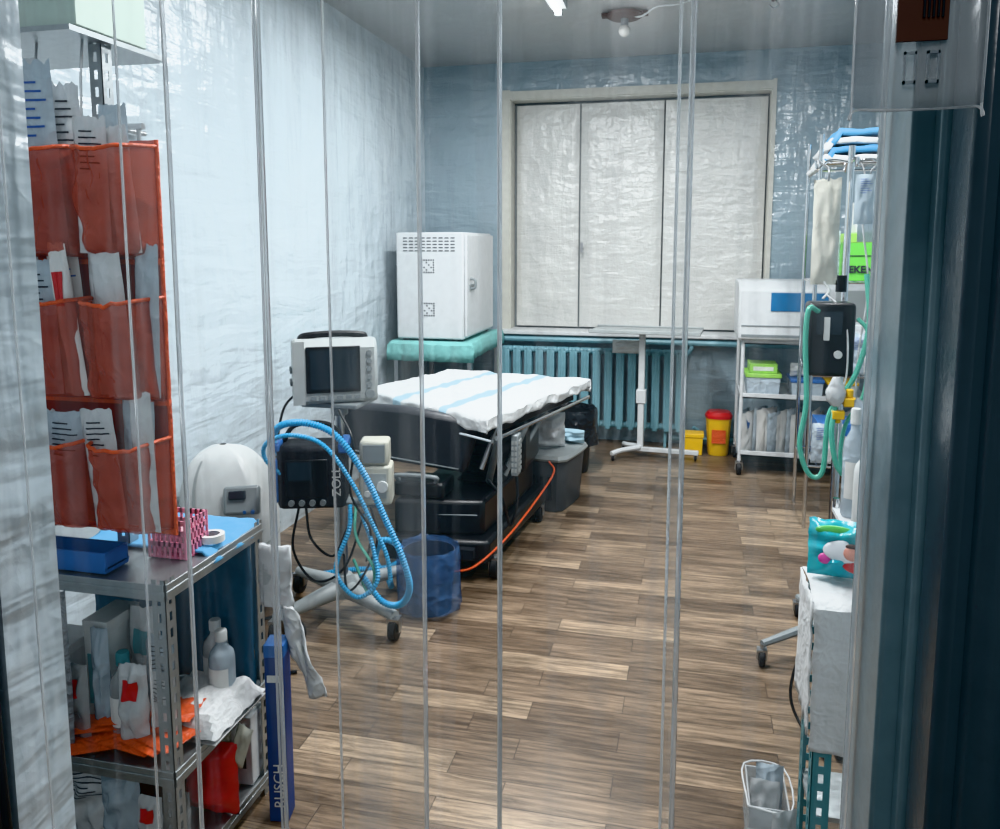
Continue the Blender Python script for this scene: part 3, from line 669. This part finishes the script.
# concentrator : wide rounded unit
t=thing("oxygen_concentrator","wide rounded white oxygen concentrator with sloping curved front","medical device",(-1.86,2.93,0),R(14))
def cf(u,v,g=0,x0=0):
    a=u*2*math.pi; z=.06+(.66+g)*v
    k=max(0.,1-max(0,(v-.60)/.401)**2.6)**.5*(1-.12*max(0,.12-v)/.12)
    q2=1/max(abs(math.cos(a)),abs(math.sin(a)))**.6
    sl=1-.45*max(0,v-.45)*(1 if math.sin(a)<0 else 0)
    sr=1-.35*max(0,v-.55)*(1 if math.cos(a)>0 else 0)
    return Vector((math.cos(a)*(.185+g)*q2*k*sr-.05*max(0,v-.5),math.sin(a)*(.165+g)*q2*k*sl,z))
b=MB(); b.grid(cf,48,40); b.obj("concentrator_body",WPLA,t,ang=70)
b=MB(); b.grid(lambda u,v:cf(.665+.010*u,.12+.80*v,.003),2,30); b.obj("moulded_seam",LGPLA,t)
b=MB(); b.grid(lambda u,v:cf(u,.40+.010*v,.003),48,1); b.obj("moulded_band",LGPLA,t)
b=MB(); b.box((.025,-.185,.47),(.165,-.13,.585),rot=(R(-20),0,R(10))); b.obj("control_panel",GPLA,t,bevel=.012)
b=MB(); b.box((.05,-.195,.535),(.115,-.15,.570),rot=(R(-20),0,R(10))); b.obj("display",SCREEN,t,bevel=.004)
b=MB(); [b.cyl((.05+.032*k,-.15,.495),(.05+.032*k,-.197,.49),.008,seg=10) for k in range(4)]; b.obj("control_button",BLUEP,t)
b=MB(); b.cyl((.10,-.16,.42),(.10,-.20,.42),.022); b.obj("flow_knob",BLACK,t)
b=MB(); b.box((-.13,-.055,.62),(-.02,.02,.69),rot=(0,R(-12),0)); b.obj("handle_recess",LGPLA,t,bevel=.02)
b=MB(); [b.box((-.10,-.20,.14+.03*k),(.10,-.182,.15+.03*k)) for k in range(7)]; b.obj("vent_grille",GPLA,t)
for p in ((-.10,-.12),(.10,-.12),(-.10,.12),(.10,.12)): caster(t,*p,r=.025,top=.07)
# socket on wall
t=thing("wall_socket","white double wall socket with lead","socket",(XL+.002,4.95,.80))
MB().box((0,-.06,-.04),(.014,.06,.04)).obj("socket_plate",WHITE,t,bevel=.004)
MB().box((.014,.0,-.025),(.04,.035,.025)).obj("plug",WHITE,t,bevel=.006)

# ---------------------------------------------------------------- near steel rack with supplies
RX0,RX1,RY0,RY1=-1.88,-1.13,1.50,1.92
t=thing("steel_rack","galvanised slotted-angle shelving rack holding medical supplies","shelving",((RX0+RX1)/2,(RY0+RY1)/2,0))
for x,sx in ((RX0,1),(RX1,-1)):
    for y,sy in ((RY0,1),(RY1,-1)):
        b=MB(); top=2.14 if (x==RX0) else .80
        slotted(b,x,y,0,top,sx,sy); b.obj("slotted_post",ZINC,t,world=True)
b=MB(); slotted(b,-1.36,1.68,.80,2.05,-1,1); b.obj("slotted_post",ZINC,t,world=True)
for z in (.06,.33,.785):
    b=MB(); b.box((RX0+.003,RY0+.003,z-.012),(RX1-.003,RY1-.003,z)); 
    b.box((RX0+.003,RY0-.002,z-.035),(RX1-.003,RY0+.001,z+.004)); b.box((RX1-.001,RY0+.003,z-.035),(RX1+.003,RY1-.003,z+.004))
    b.box((RX0+.003,RY0-.004,z-.022),(RX1,RY0-.002,z-.012)); b.box((RX1+.003,RY0,z-.022),(RX1+.005,RY1,z-.012))
    b.obj("rack_shelf",ZINC,t,world=True,bevel=.001)
b=MB(); b.box((RX0+.003,1.56,2.02),(-1.34,1.90,2.032)); b.obj("rack_shelf",ZINC,t,world=True)
# organiser
OX0,OX1,OY=-1.535,-1.18,1.625
ZT=1.785
t=thing("hanging_organizer","translucent red pocket organizer with orange binding stuffed with packets","organizer",((OX0+OX1)/2,OY,.86))
b=MB(); b.grid(lambda u,v:Vector((OX0+(OX1-OX0)*u,OY+.006*nz(u*6,v*9),.86+(ZT-.86)*v)),12,30); b.obj("backing_sheet",REDB,t,world=True,solid=.003)
for x in (OX0+.03,-1.38): MB().tube([(x,OY,ZT-.01),(x,OY+.008,1.93),(x,OY+.02,2.02)],.003).obj("hanging_hook",STEEL,t,world=True)
rows=[(1.515,1.770),(1.185,1.43),(.872,1.10)]
xm=-1.350
for ri,(z0,z1) in enumerate(rows):
    for ci,(a,c) in enumerate(((OX0,xm),(xm,OX1))):
        b=MB(); sd=ri*5+ci
        def f(u,v,a=a,c=c,z0=z0,z1=z1,sd=sd):
            bul=(1-abs(2*u-1)**7)*(.080+.028*v**.7+.018*nz(u*4+sd,v*4)+.006*nz(u*11,v*9,sd))
            if v<.10: bul*=math.sin(v/.10*math.pi/2)
            return Vector((a+(c-a)*u,OY-.006-bul-.004*nz(u*7,v*7,sd),z0+(z1-z0)*v-.014*math.sin(u*math.pi)*v+.006*nz(u*8,sd)*v))
        b.grid(f,30,30); b.obj("pocket",RED,t,world=True)
        b=MB(); b.sweep([f(i/16,1) for i in range(17)],.0045,8); b.obj("pocket_binding",ORANGE,t,world=True)
    b=MB(); b.box((OX0-.004,OY-.012,z0-.010),(OX1+.004,OY-.003,z0+.004)); b.obj("seam_binding",ORANGE,t,world=True)
for x in (OX0,OX1): MB().sweep([Vector((x+.003*nz(z,x),OY-.006,.86+(ZT-.86)*z/20)) for z in range(21)],.005,8).obj("edge_binding",ORANGE,t,world=True)
G="packets tucked in the red pocket organizer"
def row_packs(z,hs,specs):
    for i,(lb,x,w,m,st,dh) in enumerate(specs):
        pouch("packet",lb,"packet",(x,OY-.030-.030*(i%2),z),w,hs+dh,.030,m,rz=R(random.uniform(-5,5)),ry=R(random.uniform(-5,5)),rx=R(random.uniform(1,4)),group=G,stripe=st)
row_packs(1.53,.42,[("plastic-wrapped catheter packet with blue print",-1.49,.095,PACK,INKB,.02),("tall clear packet with blue print in the top pocket",-1.43,.10,PACKB,INKB,.0),("clear packet folded in the top pocket",-1.385,.075,PACK,INK,-.04),("white packet in the top pocket",-1.31,.080,PACK,INK,-.12),("thin packet in the top pocket",-1.26,.075,PACKB,None,-.09),("bulky clear packet in the top pocket",-1.22,.065,PACK,None,-.14)])
row_packs(1.20,.335,[("rolled clear packet in the middle pocket",-1.50,.07,PACK,None,-.01),("clear packet with dark print in the middle pocket",-1.46,.085,PACKB,INK,-.02),("printed syringe packet in the middle pocket",-1.40,.085,PAPER,INKB,.01),("red and white printed packet in the middle pocket",-1.375,.05,PAPER,REDP,.02),("clear packet in the middle pocket",-1.31,.085,PACK,INK,.02),("clear rolled packet in the middle pocket",-1.26,.08,PACK,None,.0),("bulky bluish packet in the middle pocket",-1.215,.065,PACKB,None,.02)])
row_packs(.885,.29,[("flat clear packet in the bottom pocket",-1.49,.09,PACK,None,-.02),("crumpled clear packet in the bottom pocket",-1.43,.10,PACKB,INK,-.01),("clear wrinkled packet in the bottom pocket",-1.385,.07,PACK,None,-.02),("clear packet in the bottom pocket",-1.31,.09,PACK,INK,.0),("silvery packet in the bottom pocket",-1.25,.080,PACKB,None,.02),("narrow clear packet in the bottom pocket",-1.21,.06,PACK,None,.04)])
carton("carton","pale green carton on the top rack shelf",(-1.51,1.70,2.035),(.34,.24,.26),MINT,lm=PAPER)
# items on bench top
b=MB(); b.box((-.12,-.04,0),(.12,.04,.012)); b.box((-.12,-.04,.012),(.12,-.035,.05)); b.box((-.12,.035,.012),(.12,.04,.05)); b.box((-.12,-.035,.012),(-.115,.035,.05)); b.box((.115,-.035,.012),(.12,.035,.05))
b.obj("tray",BLUEP,label="blue plastic tray on the rack shelf",cat="tray",loc=(-1.42,1.56,.789),bevel=.003)
b=MB()
b.box((-.05,-.045,0),(.05,.045,.005))
for z in (.03,.06,.085): 
    for y in (-.045,.045): b.box((-.05,y-.002,z),(.05,y+.002,z+.012))
    for x in (-.05,.05): b.box((x-.002,-.045,z),(x+.002,.045,z+.012))
for k in range(8):
    x=-.05+.0143*k
    for y in (-.045,.045): b.box((x-.003,y-.002,0),(x+.003,y+.002,.097))
for k in range(7):
    y=-.045+.015*k
    for x in (-.05,.05): b.box((x-.002,y-.003,0),(x+.002,y+.003,.097))
o=b.obj("basket",PINK,label="small pink lattice basket on the rack shelf",cat="basket",loc=(-1.225,1.69,.787))
MB().box((-.04,-.035,.008),(.04,.035,.07)).obj("basket_filling",mat("pink_gauze",(.85,.55,.62),.8,crumple=.8,cs=30),o,bevel=.01)
b=MB(); b.grid(lambda u,v:Vector((-.22+.37*u+.01*nz(v*5,u),-.12+.24*v,.010+.006*abs(nz(u*5,v*5))+(-.03*(u-.93)/.07 if u>.93 else 0))),40,24); b.obj("folded_sheet",SKYC,label="sky blue pad lying flat on the rack shelf",cat="cloth",loc=(-1.275,1.80,.787),solid=.006)
b=MB(); b.lathe((0,0,0),[(.02,0),(.032,.0),(.032,.018),(.02,.018)],20,cap=False); b.obj("tape_roll",PAPER,label="roll of white tape on the blue pad",cat="tape",loc=(-1.165,1.74,.803))
# items on lower shelf
z=.335
carton("glove_box","white glove box standing on the lower rack shelf",(-1.50,1.60,z),(.09,.12,.24),WHITE,lm=LGPLA)
carton("glove_box","white glove box with printed side on the rack",(-1.41,1.66,z),(.07,.12,.29),WPLA,lm=TEALP)
b=MB(); b.grid(lambda u,v:Vector((-.24+.50*u,.012*nz(u*6,v*6)-.008*math.sin(u*20),.42*v)),24,16); b.obj("folded_drape",DBLUE,label="dark blue drape standing at the back of the rack",cat="drape",loc=(-1.40,1.885,z),solid=.012)
for i,(x,y,h) in enumerate(((-1.235,1.84,.20),(-1.185,1.79,.20))): bottle("bottle","clear saline bottle with white cap",(x,y,z+.001),.034,h,PACKB if i else PACK,WPLA,group="saline bottles on the rack")
bottle("jar","clear jar with teal cap on the rack",(-1.335,1.60,z),.033,.22,CLEAR,TEALP,cat="jar")
pouch("packet","clear packet with teal label standing on the rack","packet",(-1.33,1.68,z),.09,.30,.05,PACK,stripe=TEALP)
pouch("packet","dark-printed clear packet standing on the rack","packet",(-1.27,1.66,z),.09,.24,.05,PACKB,stripe=INK)
pouch("packet","red-labelled clear packet standing on the rack","packet",(-1.44,1.555,z),.08,.20,.04,CLEAR,stripe=REDP)
pouch("packet","dark blue printed packet standing on the rack","packet",(-1.365,1.74,z),.08,.33,.05,DBLUE,stripe=PAPER)
pouch("packet","crumpled grey packet standing on the rack","packet",(-1.225,1.60,z),.07,.18,.05,PACK,stripe=INK)
pouch("packet","clear bulging packet standing on the rack","packet",(-1.285,1.57,z),.08,.21,.06,PACK,stripe=REDP)
pouch("packet","tall clear tube packet standing on the rack","packet",(-1.39,1.59,z),.05,.28,.04,PACKB)
for i in range(8): pouch("packet","flat orange-red sterile packet lying on the rack","packet",(-1.35+.03*(i%4),1.52+.010*i,z+.006+.007*i),.2,.10,.012,ORANGE,rx=R(-88),rz=R(random.uniform(-30,30)),group="orange packets on the lower rack shelf")
b=MB(); b.grid(lambda u,v:Vector((-.10+.23*u,-.09+.24*v,.045*min(1,min(u,1-u,v,1-v)*8)+.012*nz(u*8,v*8)+.012)),24,24); b.grid(lambda u,v:Vector((-.10+.23*u,-.09+.24*v,0)),2,2); b.obj("folded_towel",QCLOTH,label="folded white padded towel on the lower rack shelf",cat="towel",loc=(-1.225,1.70,z))
z=.064
carton("carton","white and dark printed carton at the bottom of the rack",(-1.20,1.87,z),(.12,.08,.20),WHITE,lm=BLACK,rz=.1)
pouch("red_bag","tall red plastic bag stuffed with white gloves","bag",(-1.185,1.725,z),.15,.20,.11,REDP)
for k in range(7): pouch("glove","white glove sticking out of the red bag","glove",(-1.245+.02*k,1.735+.012*(k%2),z+.13),.045,.12,.03,PAPER if k%2 else BEIGE,ry=R(-18+6*k),group="gloves in the red bag")
pouch("plastic_bag","clear plastic bag of supplies at the bottom of the rack","bag",(-1.43,1.58,z),.16,.20,.09,PACK,stripe=INK)
pouch("packet","clear packet at the bottom of the rack","packet",(-1.33,1.56,z),.11,.19,.06,PACKB)
pouch("packet","bluish packet at the bottom of the rack","packet",(-1.25,1.56,z),.07,.15,.05,PACK,stripe=REDP)
pouch("plastic_bag","grey translucent bag at the bottom of the rack","bag",(-1.18,1.57,z),.07,.17,.05,CLEAR)
carton("carton","dark cardboard carton at the back of the bottom shelf",(-1.38,1.80,z),(.26,.16,.20),BROWN,lm=BEIGE)
# blue tall carton
t=thing("tall_carton","tall narrow blue carton standing on the floor beside the rack","box",(-1.045,1.83,0),R(12))
b=MB(); b.box((-.026,-.03,0),(.026,.03,.50)); b.obj("carton_body",NAVY,t,bevel=.002)
MB().box((-.0265,-.0305,.47),(.0265,.0305,.503)).obj("carton_lid",BLUEP,t)
MB().box((-.020,-.0308,.40),(.020,-.0302,.42)).obj("printed_band",WPLA,t)
text("RUSCH",.040,WPLA,t,(0.004,-.0312,.105),(R(90),R(-90),0))
pouch("mesh_bag","grey woven translucent bag standing on the rack shelf","bag",(-1.47,1.525,.335),.10,.40,.04,GREYT)
t=thing("nasal_cannula_set","clear packet with white tubing hanging off the rack post","medical tubing",(-1.10,1.88,.5))
b=MB(); b.grid(lambda u,v:Vector((-.01+.09*u,.01*nz(u*5,v*5)-.01*math.sin(u*3),.08+.17*v)),8,10); b.obj("clear_pouch",PACK,t,solid=.014)
b=MB(); b.box((.005,-.022,.14),(.055,-.016,.20)); b.obj("printed_label",LGPLA,t)
b=MB(); b.tube([(.03,0,.10),(.06,-.01,.05),(.09,-.02,.0),(.13,-.02,-.10),(.15,-.02,-.15)],.010,8); b.obj("white_tubing",WPLA,t)
b=MB(); b.grid(lambda u,v:Vector((.04+.05*u+.09*v,-.02+.012*math.sin(u*6+v*9)+.006*nz(u*8,v*12),.09-.25*v)),10,24); b.obj("mask_sleeve",PACK,t,solid=.006)
b=MB(); b.cyl((XL,2.62,1.98),(XL+.16,2.62,1.98),.012); b.cyl((XL+.03,2.5,1.98),(XL+.03,2.8,1.98),.01); b.cyl((XL+.14,2.62,1.98),(XL+.14,2.62,1.88),.008)
b.obj("wall_bracket",STEEL,label="steel hook bracket on the wrapped wall",cat="bracket")

# ---------------------------------------------------------------- near right table
t=thing("steel_rack","teal slotted-angle rack with cloth-covered top shelf","shelving",(.51,1.82,0))
for x,sx in ((.290,1),(.745,-1)):
    for y,sy in ((1.74,1),(1.91,-1)):
        b=MB(); slotted(b,x,y,0,.79,sx,sy,w=.04); b.obj("slotted_post",TEALP,t,world=True)
for z in (.30,.79):
    MB().box((.293,1.743,z-.012),(.742,1.907,z)).obj("rack_shelf",ZINC,t,world=True)
b=MB()
def f(u,v):
    x=.277+.485*u
    if v<.55: z=.47+.332*(v/.55)+.012*nz(u*6,2)*(1-v/.55); y=1.718-.012*(1+nz(x*22,z*3))
    else: z=.802+.003*nz(x*20,v*20); y=1.722+.19*(v-.55)/.45
    return Vector((x+.006*nz(z*14,v*3),y,z))
b.grid(f,40,60); b.grid(lambda u,v:Vector((.275-.006*nz(u*9,v*9),1.718+.19*u,.802-(.29+.04*nz(u*7,1))*v)),20,12)
b.obj("cloth_cover",QCLOTH,label="smooth white cloth draped over the rack top",cat="cloth",solid=.003)
WT=mat("wipes_teal",(.02,.30,.52),.22,col2=(.02,.42,.36),bs=10,crumple=.3,cs=14)
o=pouch("wipes_packet","soft teal, green and red wet-wipes packet on the white cloth","wipes packet",(.352,1.84,.812),.15,.125,.10,WT,rz=R(-8),rx=R(-22),seed=3.)
def decal(nm,m,cx,cz,rx_,rz_,d=.026):
    b=MB(); b.ball((cx,-d+.003,cz),1,sc=(rx_,.006,rz_)); 
    b.obj(nm,m,o)
decal("printed_blob",mat("print_white",(.8,.82,.85),.4),.000,.055,.045,.024,.040)
decal("printed_swoosh",mat("print_green",(.10,.50,.10),.4),-.020,.098,.042,.012,.030)
decal("printed_swoosh",REDP,.030,.028,.034,.018,.036)
decal("printed_portrait",mat("print_skin",(.72,.32,.24),.4),.015,.052,.018,.016,.046)
decal("printed_hair",BROWN,.016,.067,.015,.006,.047)
decal("printed_flower",mat("print_magenta",(.65,.08,.35),.4),-.040,.036,.014,.012,.036)
carton("small_carton","small white carton of dressings on the cloth",(.48,1.84,.806),(.10,.10,.06),WHITE,lm=BLUEP)
t=thing("side_trolley","small white trolley carrying bottles","trolley",(.66,2.56,0))
for z in (.25,.695): MB().box((-.19,-.13,z),(.19,.13,z+.014)).box((-.19,-.13,z+.014),(.19,-.124,z+.03)).box((-.19,.124,z+.014),(.19,.13,z+.03)).obj("trolley_shelf",WHITE,t)
for x in (-.18,.18):
    for y in (-.12,.12): MB().cyl((x,y,.07),(x,y,.74),.010,seg=10).obj("trolley_post",CHROME,t); caster(t,x,y,r=.03,top=.08)
bottle("bottle","white pump bottle on the white trolley",(.525,2.49,.711),.034,.27,WPLA,WPLA,group="bottles on the white trolley")
bottle("bottle","blue-labelled clear bottle on the white trolley",(.510,2.60,.711),.032,.34,PACKB,WPLA,group="bottles on the white trolley")
bottle("bottle","clear bottle on the white trolley",(.60,2.56,.711),.03,.30,PACK,WPLA,group="bottles on the white trolley")
pouch("packet","pale blue packet leaning between the bottles","packet",(.565,2.66,.711),.10,.36,.04,PACKB,stripe=INKB)
t=thing("clear_container","open clear plastic container on the floor by the rack","container",(.235,2.06,0))
CP=mat("container_plastic",(.8,.84,.86),.15,alpha=.45)
for bx in (((-.05,-.085,0),(.05,.085,.004)),((-.05,-.085,.004),(-.046,.085,.13)),((.046,-.085,.004),(.05,.085,.13)),((-.046,-.085,.004),(.046,-.081,.13)),((-.046,.081,.004),(.046,.085,.13))): MB().box(*bx).obj("container_wall",CP,t)
MB().tube([(-.052,-.087,.132),(.052,-.087,.132),(.052,.087,.132),(-.052,.087,.132),(-.052,-.087,.132)],.0025,6,4).obj("container_rim",PACK,t)
pouch("packet","crumpled clear packet inside the container","packet",(.23,2.05,.008),.075,.15,.06,PACK)
pouch("packet","second clear packet inside the container","packet",(.245,2.09,.008),.07,.17,.05,PACKB)
pouch("plastic_bag","clear plastic bag beside the rack on the floor","bag",(.225,1.91,0),.11,.12,.08,CLEAR)
pouch("plastic_bag","crumpled pale plastic bag by the rack foot","bag",(.268,1.95,0),.07,.15,.05,PACK,rz=.5)

# ---------------------------------------------------------------- infusion stand
t=thing("infusion_stand","chrome wheeled infusion stand hung with bags and tubing","stand",(.55,3.12,0))
b=MB()
EP=[(-.25,-.17),(-.07,.28),(.24,.15),(.2,-.2),(0,-.3)]
for x,y in EP: b.sweep([Vector((0,0,.12)),Vector((x*.5,y*.5,.105)),Vector((x,y,.085))],[.02,.017,.013],8)
b.lathe((0,0,.10),[(.035,0),(.035,.05),(.02,.07)],16); b.obj("stand_leg",GPLA,t)
for x,y in EP: caster(t,x,y,r=.032,top=.085)
b=MB(); b.cyl((0,0,.12),(0,0,1.90),.012); b.cyl((0,0,.12),(0,0,1.0),.016); b.obj("stand_pole",CHROME,t)
b=MB(); b.cyl((-.012,0,1.38),(-.012,0,1.44),.02); b.obj("pole_collar",BLACK,t)
b=MB()
for a in (0,90,180,270):
    d=Vector((math.cos(R(a)),math.sin(R(a)),0)); b.tube([(0,0,1.84),d*.07+Vector((0,0,1.85)),d*.11+Vector((0,0,1.82)),d*.12+Vector((0,0,1.85))],.005)
b.obj("bag_hook",CHROME,t)
t=thing("infusion_pump","black infusion pump clamped on the stand","pump",(.49,3.02,1.09))
b=MB(); b.box((-.08,-.06,0),(.075,.06,.26)); b.obj("pump_body",BLACK,t,bevel=.014)
b=MB(); b.box((-.055,-.064,.15),(.03,-.059,.23)); b.obj("display",SCREEN,t)
b=MB(); b.box((-.03,-.075,.13),(-.012,-.062,.21)); b.obj("white_connector",WPLA,t)
b=MB(); b.cyl((.02,-.06,.08),(.02,-.07,.08),.014); b.obj("pump_knob",WPLA,t)
b=MB(); b.box((.02,.06,.08),(.08,.085,.16)); b.obj("pole_clamp",GPLA,t)
o=pouch("fluid_bag","cream fluid bag hanging from the infusion stand","infusion bag",(.462,3.03,1.41),.090,.37,.05,TAN)
MB().tube([(0,0,.35),(.0,0,.40),(-.02,.08,.435)],.004).obj("hanging_loop",STEEL,o)
MB().tube([(0,0,.01),(.02,-.01,-.02),(0,-.01,-.05)],.005).obj("outlet_tube",WPLA,o)
FL=mat("fluid_film",(.62,.72,.78),.12,alpha=.7,bump=.3,bs=12)
o=pouch("fluid_bag","small clear fluid bag hanging from the infusion stand","infusion bag",(.575,3.00,1.62),.060,.17,.04,FL,stripe=INKB)
MB().tube([(0,0,.15),(0,.02,.185),(-.0,.08,.215)],.003).obj("hanging_loop",STEEL,o)
o=pouch("fluid_bag","second clear fluid bag hanging behind","infusion bag",(.62,3.14,1.56),.07,.22,.04,FL)
MB().tube([(0,0,.20),(0,-.01,.25),(.03,-.02,.285)],.003).obj("hanging_loop",STEEL,o)
MB().tube([(.575,3.0,1.62),(.60,2.98,1.4),(.575,2.96,1.15),(.58,2.96,.9)],.0035,6).obj("drip_line",PACK,label="clear drip line from the infusion bag",cat="tubing")
MB().tube([(.47,3.02,1.38),(.53,2.97,1.30),(.54,2.95,1.1),(.50,2.94,1.0)],.0035,6).obj("drip_line",PACK,label="clear drip line from the cream bag",cat="tubing")
MB().tube([(.44,2.96,1.32),(.405,2.93,1.33),(.398,2.93,1.22),(.41,2.93,1.0),(.395,2.93,.85),(.43,2.93,.745),(.475,2.93,.76),(.485,2.93,.95),(.52,2.93,1.02),(.57,2.93,1.12),(.60,2.93,1.28),(.59,2.96,1.45)],.009,8).obj("tubing",GHOSE,label="green corrugated tubing looped beside the pump",cat="tubing")
MB().tube([(.565,2.94,1.30),(.60,2.93,1.24),(.595,2.92,1.05),(.54,2.92,.93),(.53,2.92,.80),(.56,2.92,.70)],.007,8).obj("tubing",GHOSE,label="thin green tube hanging from the pump",cat="tubing")
MB().tube([(.50,2.90,.995),(.49,2.88,.9),(.52,2.88,.78),(.60,2.88,.72)],.009,8).obj("tubing",GHOSE,label="short green tube below the breathing valve",cat="tubing")
b=MB(); b.lathe((.50,2.9,1.0),[(.012,0),(.03,.02),(.034,.05),(.02,.08),(.012,.10)],16); b.obj("breathing_valve",PACK,label="clear breathing valve hanging on the tubing",cat="valve")
b=MB(); b.box((.525,2.88,1.0),(.565,2.92,1.03)); b.cyl((.545,2.9,1.03),(.545,2.9,1.06),.012); b.obj("connector",YEL,label="small yellow connector joining the green tubing",cat="connector",bevel=.004)
b=MB(); b.box((.49,2.88,.955),(.53,2.915,.985)); b.cyl((.51,2.9,.94),(.51,2.9,.955),.010); b.obj("connector",YEL,label="small yellow connector below the breathing valve",cat="connector",bevel=.004)
MB().tube([(.44,2.9,.5),(.43,2.75,.30),(.36,2.62,.1),(.40,2.52,.012),(.44,2.4,.012)],.005,6).obj("cable",BLACK,label="black cable dropping to the floor by the infusion stand",cat="cable")

# ---------------------------------------------------------------- far right rack
FX=1.03
t=thing("supply_shelf","tall steel wire shelf stacked with linen and boxes","shelving",(FX,4.75,0))
for x in (-.38,.38):
    for y in (-.22,.22): MB().cyl((x,y,0),(x,y,2.12),.011,seg=12).obj("shelf_post",CHROME,t)
for z in (.35,.85,1.35,1.97):
    b=MB()
    for y in (-.22,.22): b.cyl((-.38,y,z),(.38,y,z),.006,seg=8)
    for x in (-.38,.38): b.cyl((x,-.22,z),(x,.22,z),.006,seg=8)
    for k in range(15): b.cyl((-.38+.054*k,-.22,z+.004),(-.38+.054*k,.22,z+.004),.0025,seg=6)
    b.obj("wire_shelf",CHROME,t)
def linen(label,c,m,w=.42,d=.36,h=.035,sd=0):
    b=MB(); b.grid(lambda u,v:Vector(((u-.5)*w,(v-.5)*d,h*min(1,min(u,1-u)*14)**.4+.010*nz(u*5+sd,v*5)+(-.03 if u<.06 else 0))),24,16)
    b.obj("folded_linen",m,label=label,cat="linen",group="folded linen on the shelf",loc=c,solid=h*.8)
for i,m in enumerate((WCLOTH,BLUEC,WCLOTH,SKYC)): linen("folded white linen on the wire shelf" if m is WCLOTH else "folded blue linen on the wire shelf",(.90+.015*i,4.75,1.982+.044*i),m,w=.54-.05*(i%2),sd=i)
t=thing("carton","bright green carton with bold dark lettering on the wire shelf","box",(.96,4.64,1.36))
MB().box((-.16,-.1,0),(.16,.1,.24)).obj("carton_body",GREEN,t,bevel=.004)
MB().box((-.162,-.102,.20),(.162,.102,.25)).obj("carton_lid",LIME,t,bevel=.003)
MB().box((-.161,-.103,.13),(.15,-.1,.135)).obj("printed_line",INK,t)
text("EKEN",.050,INK,t,(-.086,-.105,.06),(R(90),0,0),off=.0020)
carton("carton","white carton on the wire shelf",(.86,4.70,.86),(.30,.22,.26),WHITE,lm=TEALP)
carton("carton","blue carton on the lower wire shelf",(.88,4.70,.36),(.34,.24,.22),BLUEP)
carton("carton","white carton stacked on the green carton",(.97,4.66,1.612),(.26,.2,.16),WPLA,lm=BLUEP)
for k in range(4): pouch("packet","clear supply packet on the wire shelf","packet",(.72+.08*k,4.57,.86 if k>1 else .36),.09,.22,.05,PACK if k%2 else PACKB,stripe=INKB,group="supply packets on the wire shelf")
pouch("packet","blue and white supply packet beside the green carton","packet",(.73,4.62,1.362),.10,.26,.06,PACKB,stripe=INKB)

# ---------------------------------------------------------------- ceiling lights
def tube_lamp(x,y,l,pw):
    t=thing("fluorescent_lamp","white fluorescent batten lamp on the ceiling, one in view and two added out of view","ceiling lamp",(x,y,2.90))
    MB().box((-.05,-l/2,.02),(.05,l/2,.058)).obj("lamp_housing",WHITE,t,bevel=.005)
    MB().cyl((0,-l/2+.03,0),(0,l/2-.03,0),.018,seg=14).obj("lamp_tube",LAMP,t)
    for s in (-1,1): MB().box((-.02,s*(l/2-.015)-.015,-.02),(.02,s*(l/2-.015)+.015,.03)).obj("lamp_socket",WHITE,t)
    ld=bpy.data.lights.new("tube_light",'AREA'); ld.shape='RECTANGLE'; ld.size=.12; ld.size_y=l; ld.energy=pw; ld.color=(.97,.985,1)
    lo=bpy.data.objects.new("tube_light",ld); COL.objects.link(lo); lo.location=(x,y,2.86)
tube_lamp(-.79,4.24,1.22,78)
tube_lamp(-.60,2.35,1.22,64)  # added lamp out of frame, extra light for the near room
tube_lamp(.7,3.5,1.22,62)  # another added lamp, unseen, brightens the right side
t=thing("ceiling_bulb","bare bulb on dark ceiling rose","ceiling lamp",(-.43,5.13,2.955))
b=MB(); b.lathe((0,0,-.035),[(.09,0),(.11,.012),(.11,.03),(.10,.034)],20); b.box((-.14,-.03,-.02),(.14,.03,-.002)); b.obj("ceiling_rose",BROWN,t)
MB().lathe((0,0,-.075),[(.022,0),(.024,.04)],16).obj("bulb_socket",GPLA,t)
MB().ball((0,0,-.105),.036).obj("bulb",BULB,t)
MB().tube([(.02,0,-.01),(.10,-.05,-.04),(.2,-.12,-.01),(.32,-.2,-.025),(.5,-.3,-.01)],.006,6).obj("cord",WHITE,t)
t=thing("ceiling_hook","small steel hook fixed in the ceiling","hook",(.42,4.95,2.957))
MB().cyl((0,0,-.04),(0,0,0),.014).obj("hook_base",BROWN,t); MB().tube([(0,0,-.03),(.025,0,-.06),(0,0,-.08),(-.025,0,-.06)],.005).obj("hook_bend",STEEL,t)

# added unseen light behind the camera for strip reflections; corridor wall
struct(MB().box((-1.6,-1.3,0),(1.6,-1.2,2.6)),"wall_corridor",W_LEFT,"corridor wall")
struct(MB().box((-1.6,-1.2,2.5),(1.6,.84,2.6)),"ceiling_2",W_CEIL)
ld=bpy.data.lights.new("corridor_fill",'AREA'); ld.shape='RECTANGLE'; ld.size=.15; ld.size_y=.9; ld.energy=11; ld.color=(.97,.98,1)
lo=bpy.data.objects.new("corridor_fill",ld); COL.objects.link(lo); lo.location=(-.1,-.5,2.45)
w=bpy.data.worlds.new("World"); scn.world=w; w.use_nodes=True; w.node_tree.nodes["Background"].inputs[0].default_value=(.64,.69,.73,1); w.node_tree.nodes["Background"].inputs[1].default_value=.3

# camera
cd=bpy.data.cameras.new("Camera"); cam=bpy.data.objects.new("Camera",cd); COL.objects.link(cam)
cam.location=(0,0,1.55); cam.rotation_euler=(R(83),0,R(13.3)); cd.sensor_width=36; cd.lens=28.8; cd.shift_y=-.0715; cd.clip_start=.02
scn.camera=cam
scn.view_settings.view_transform='Khronos PBR Neutral'; scn.view_settings.look='None'; scn.view_settings.exposure=0.0
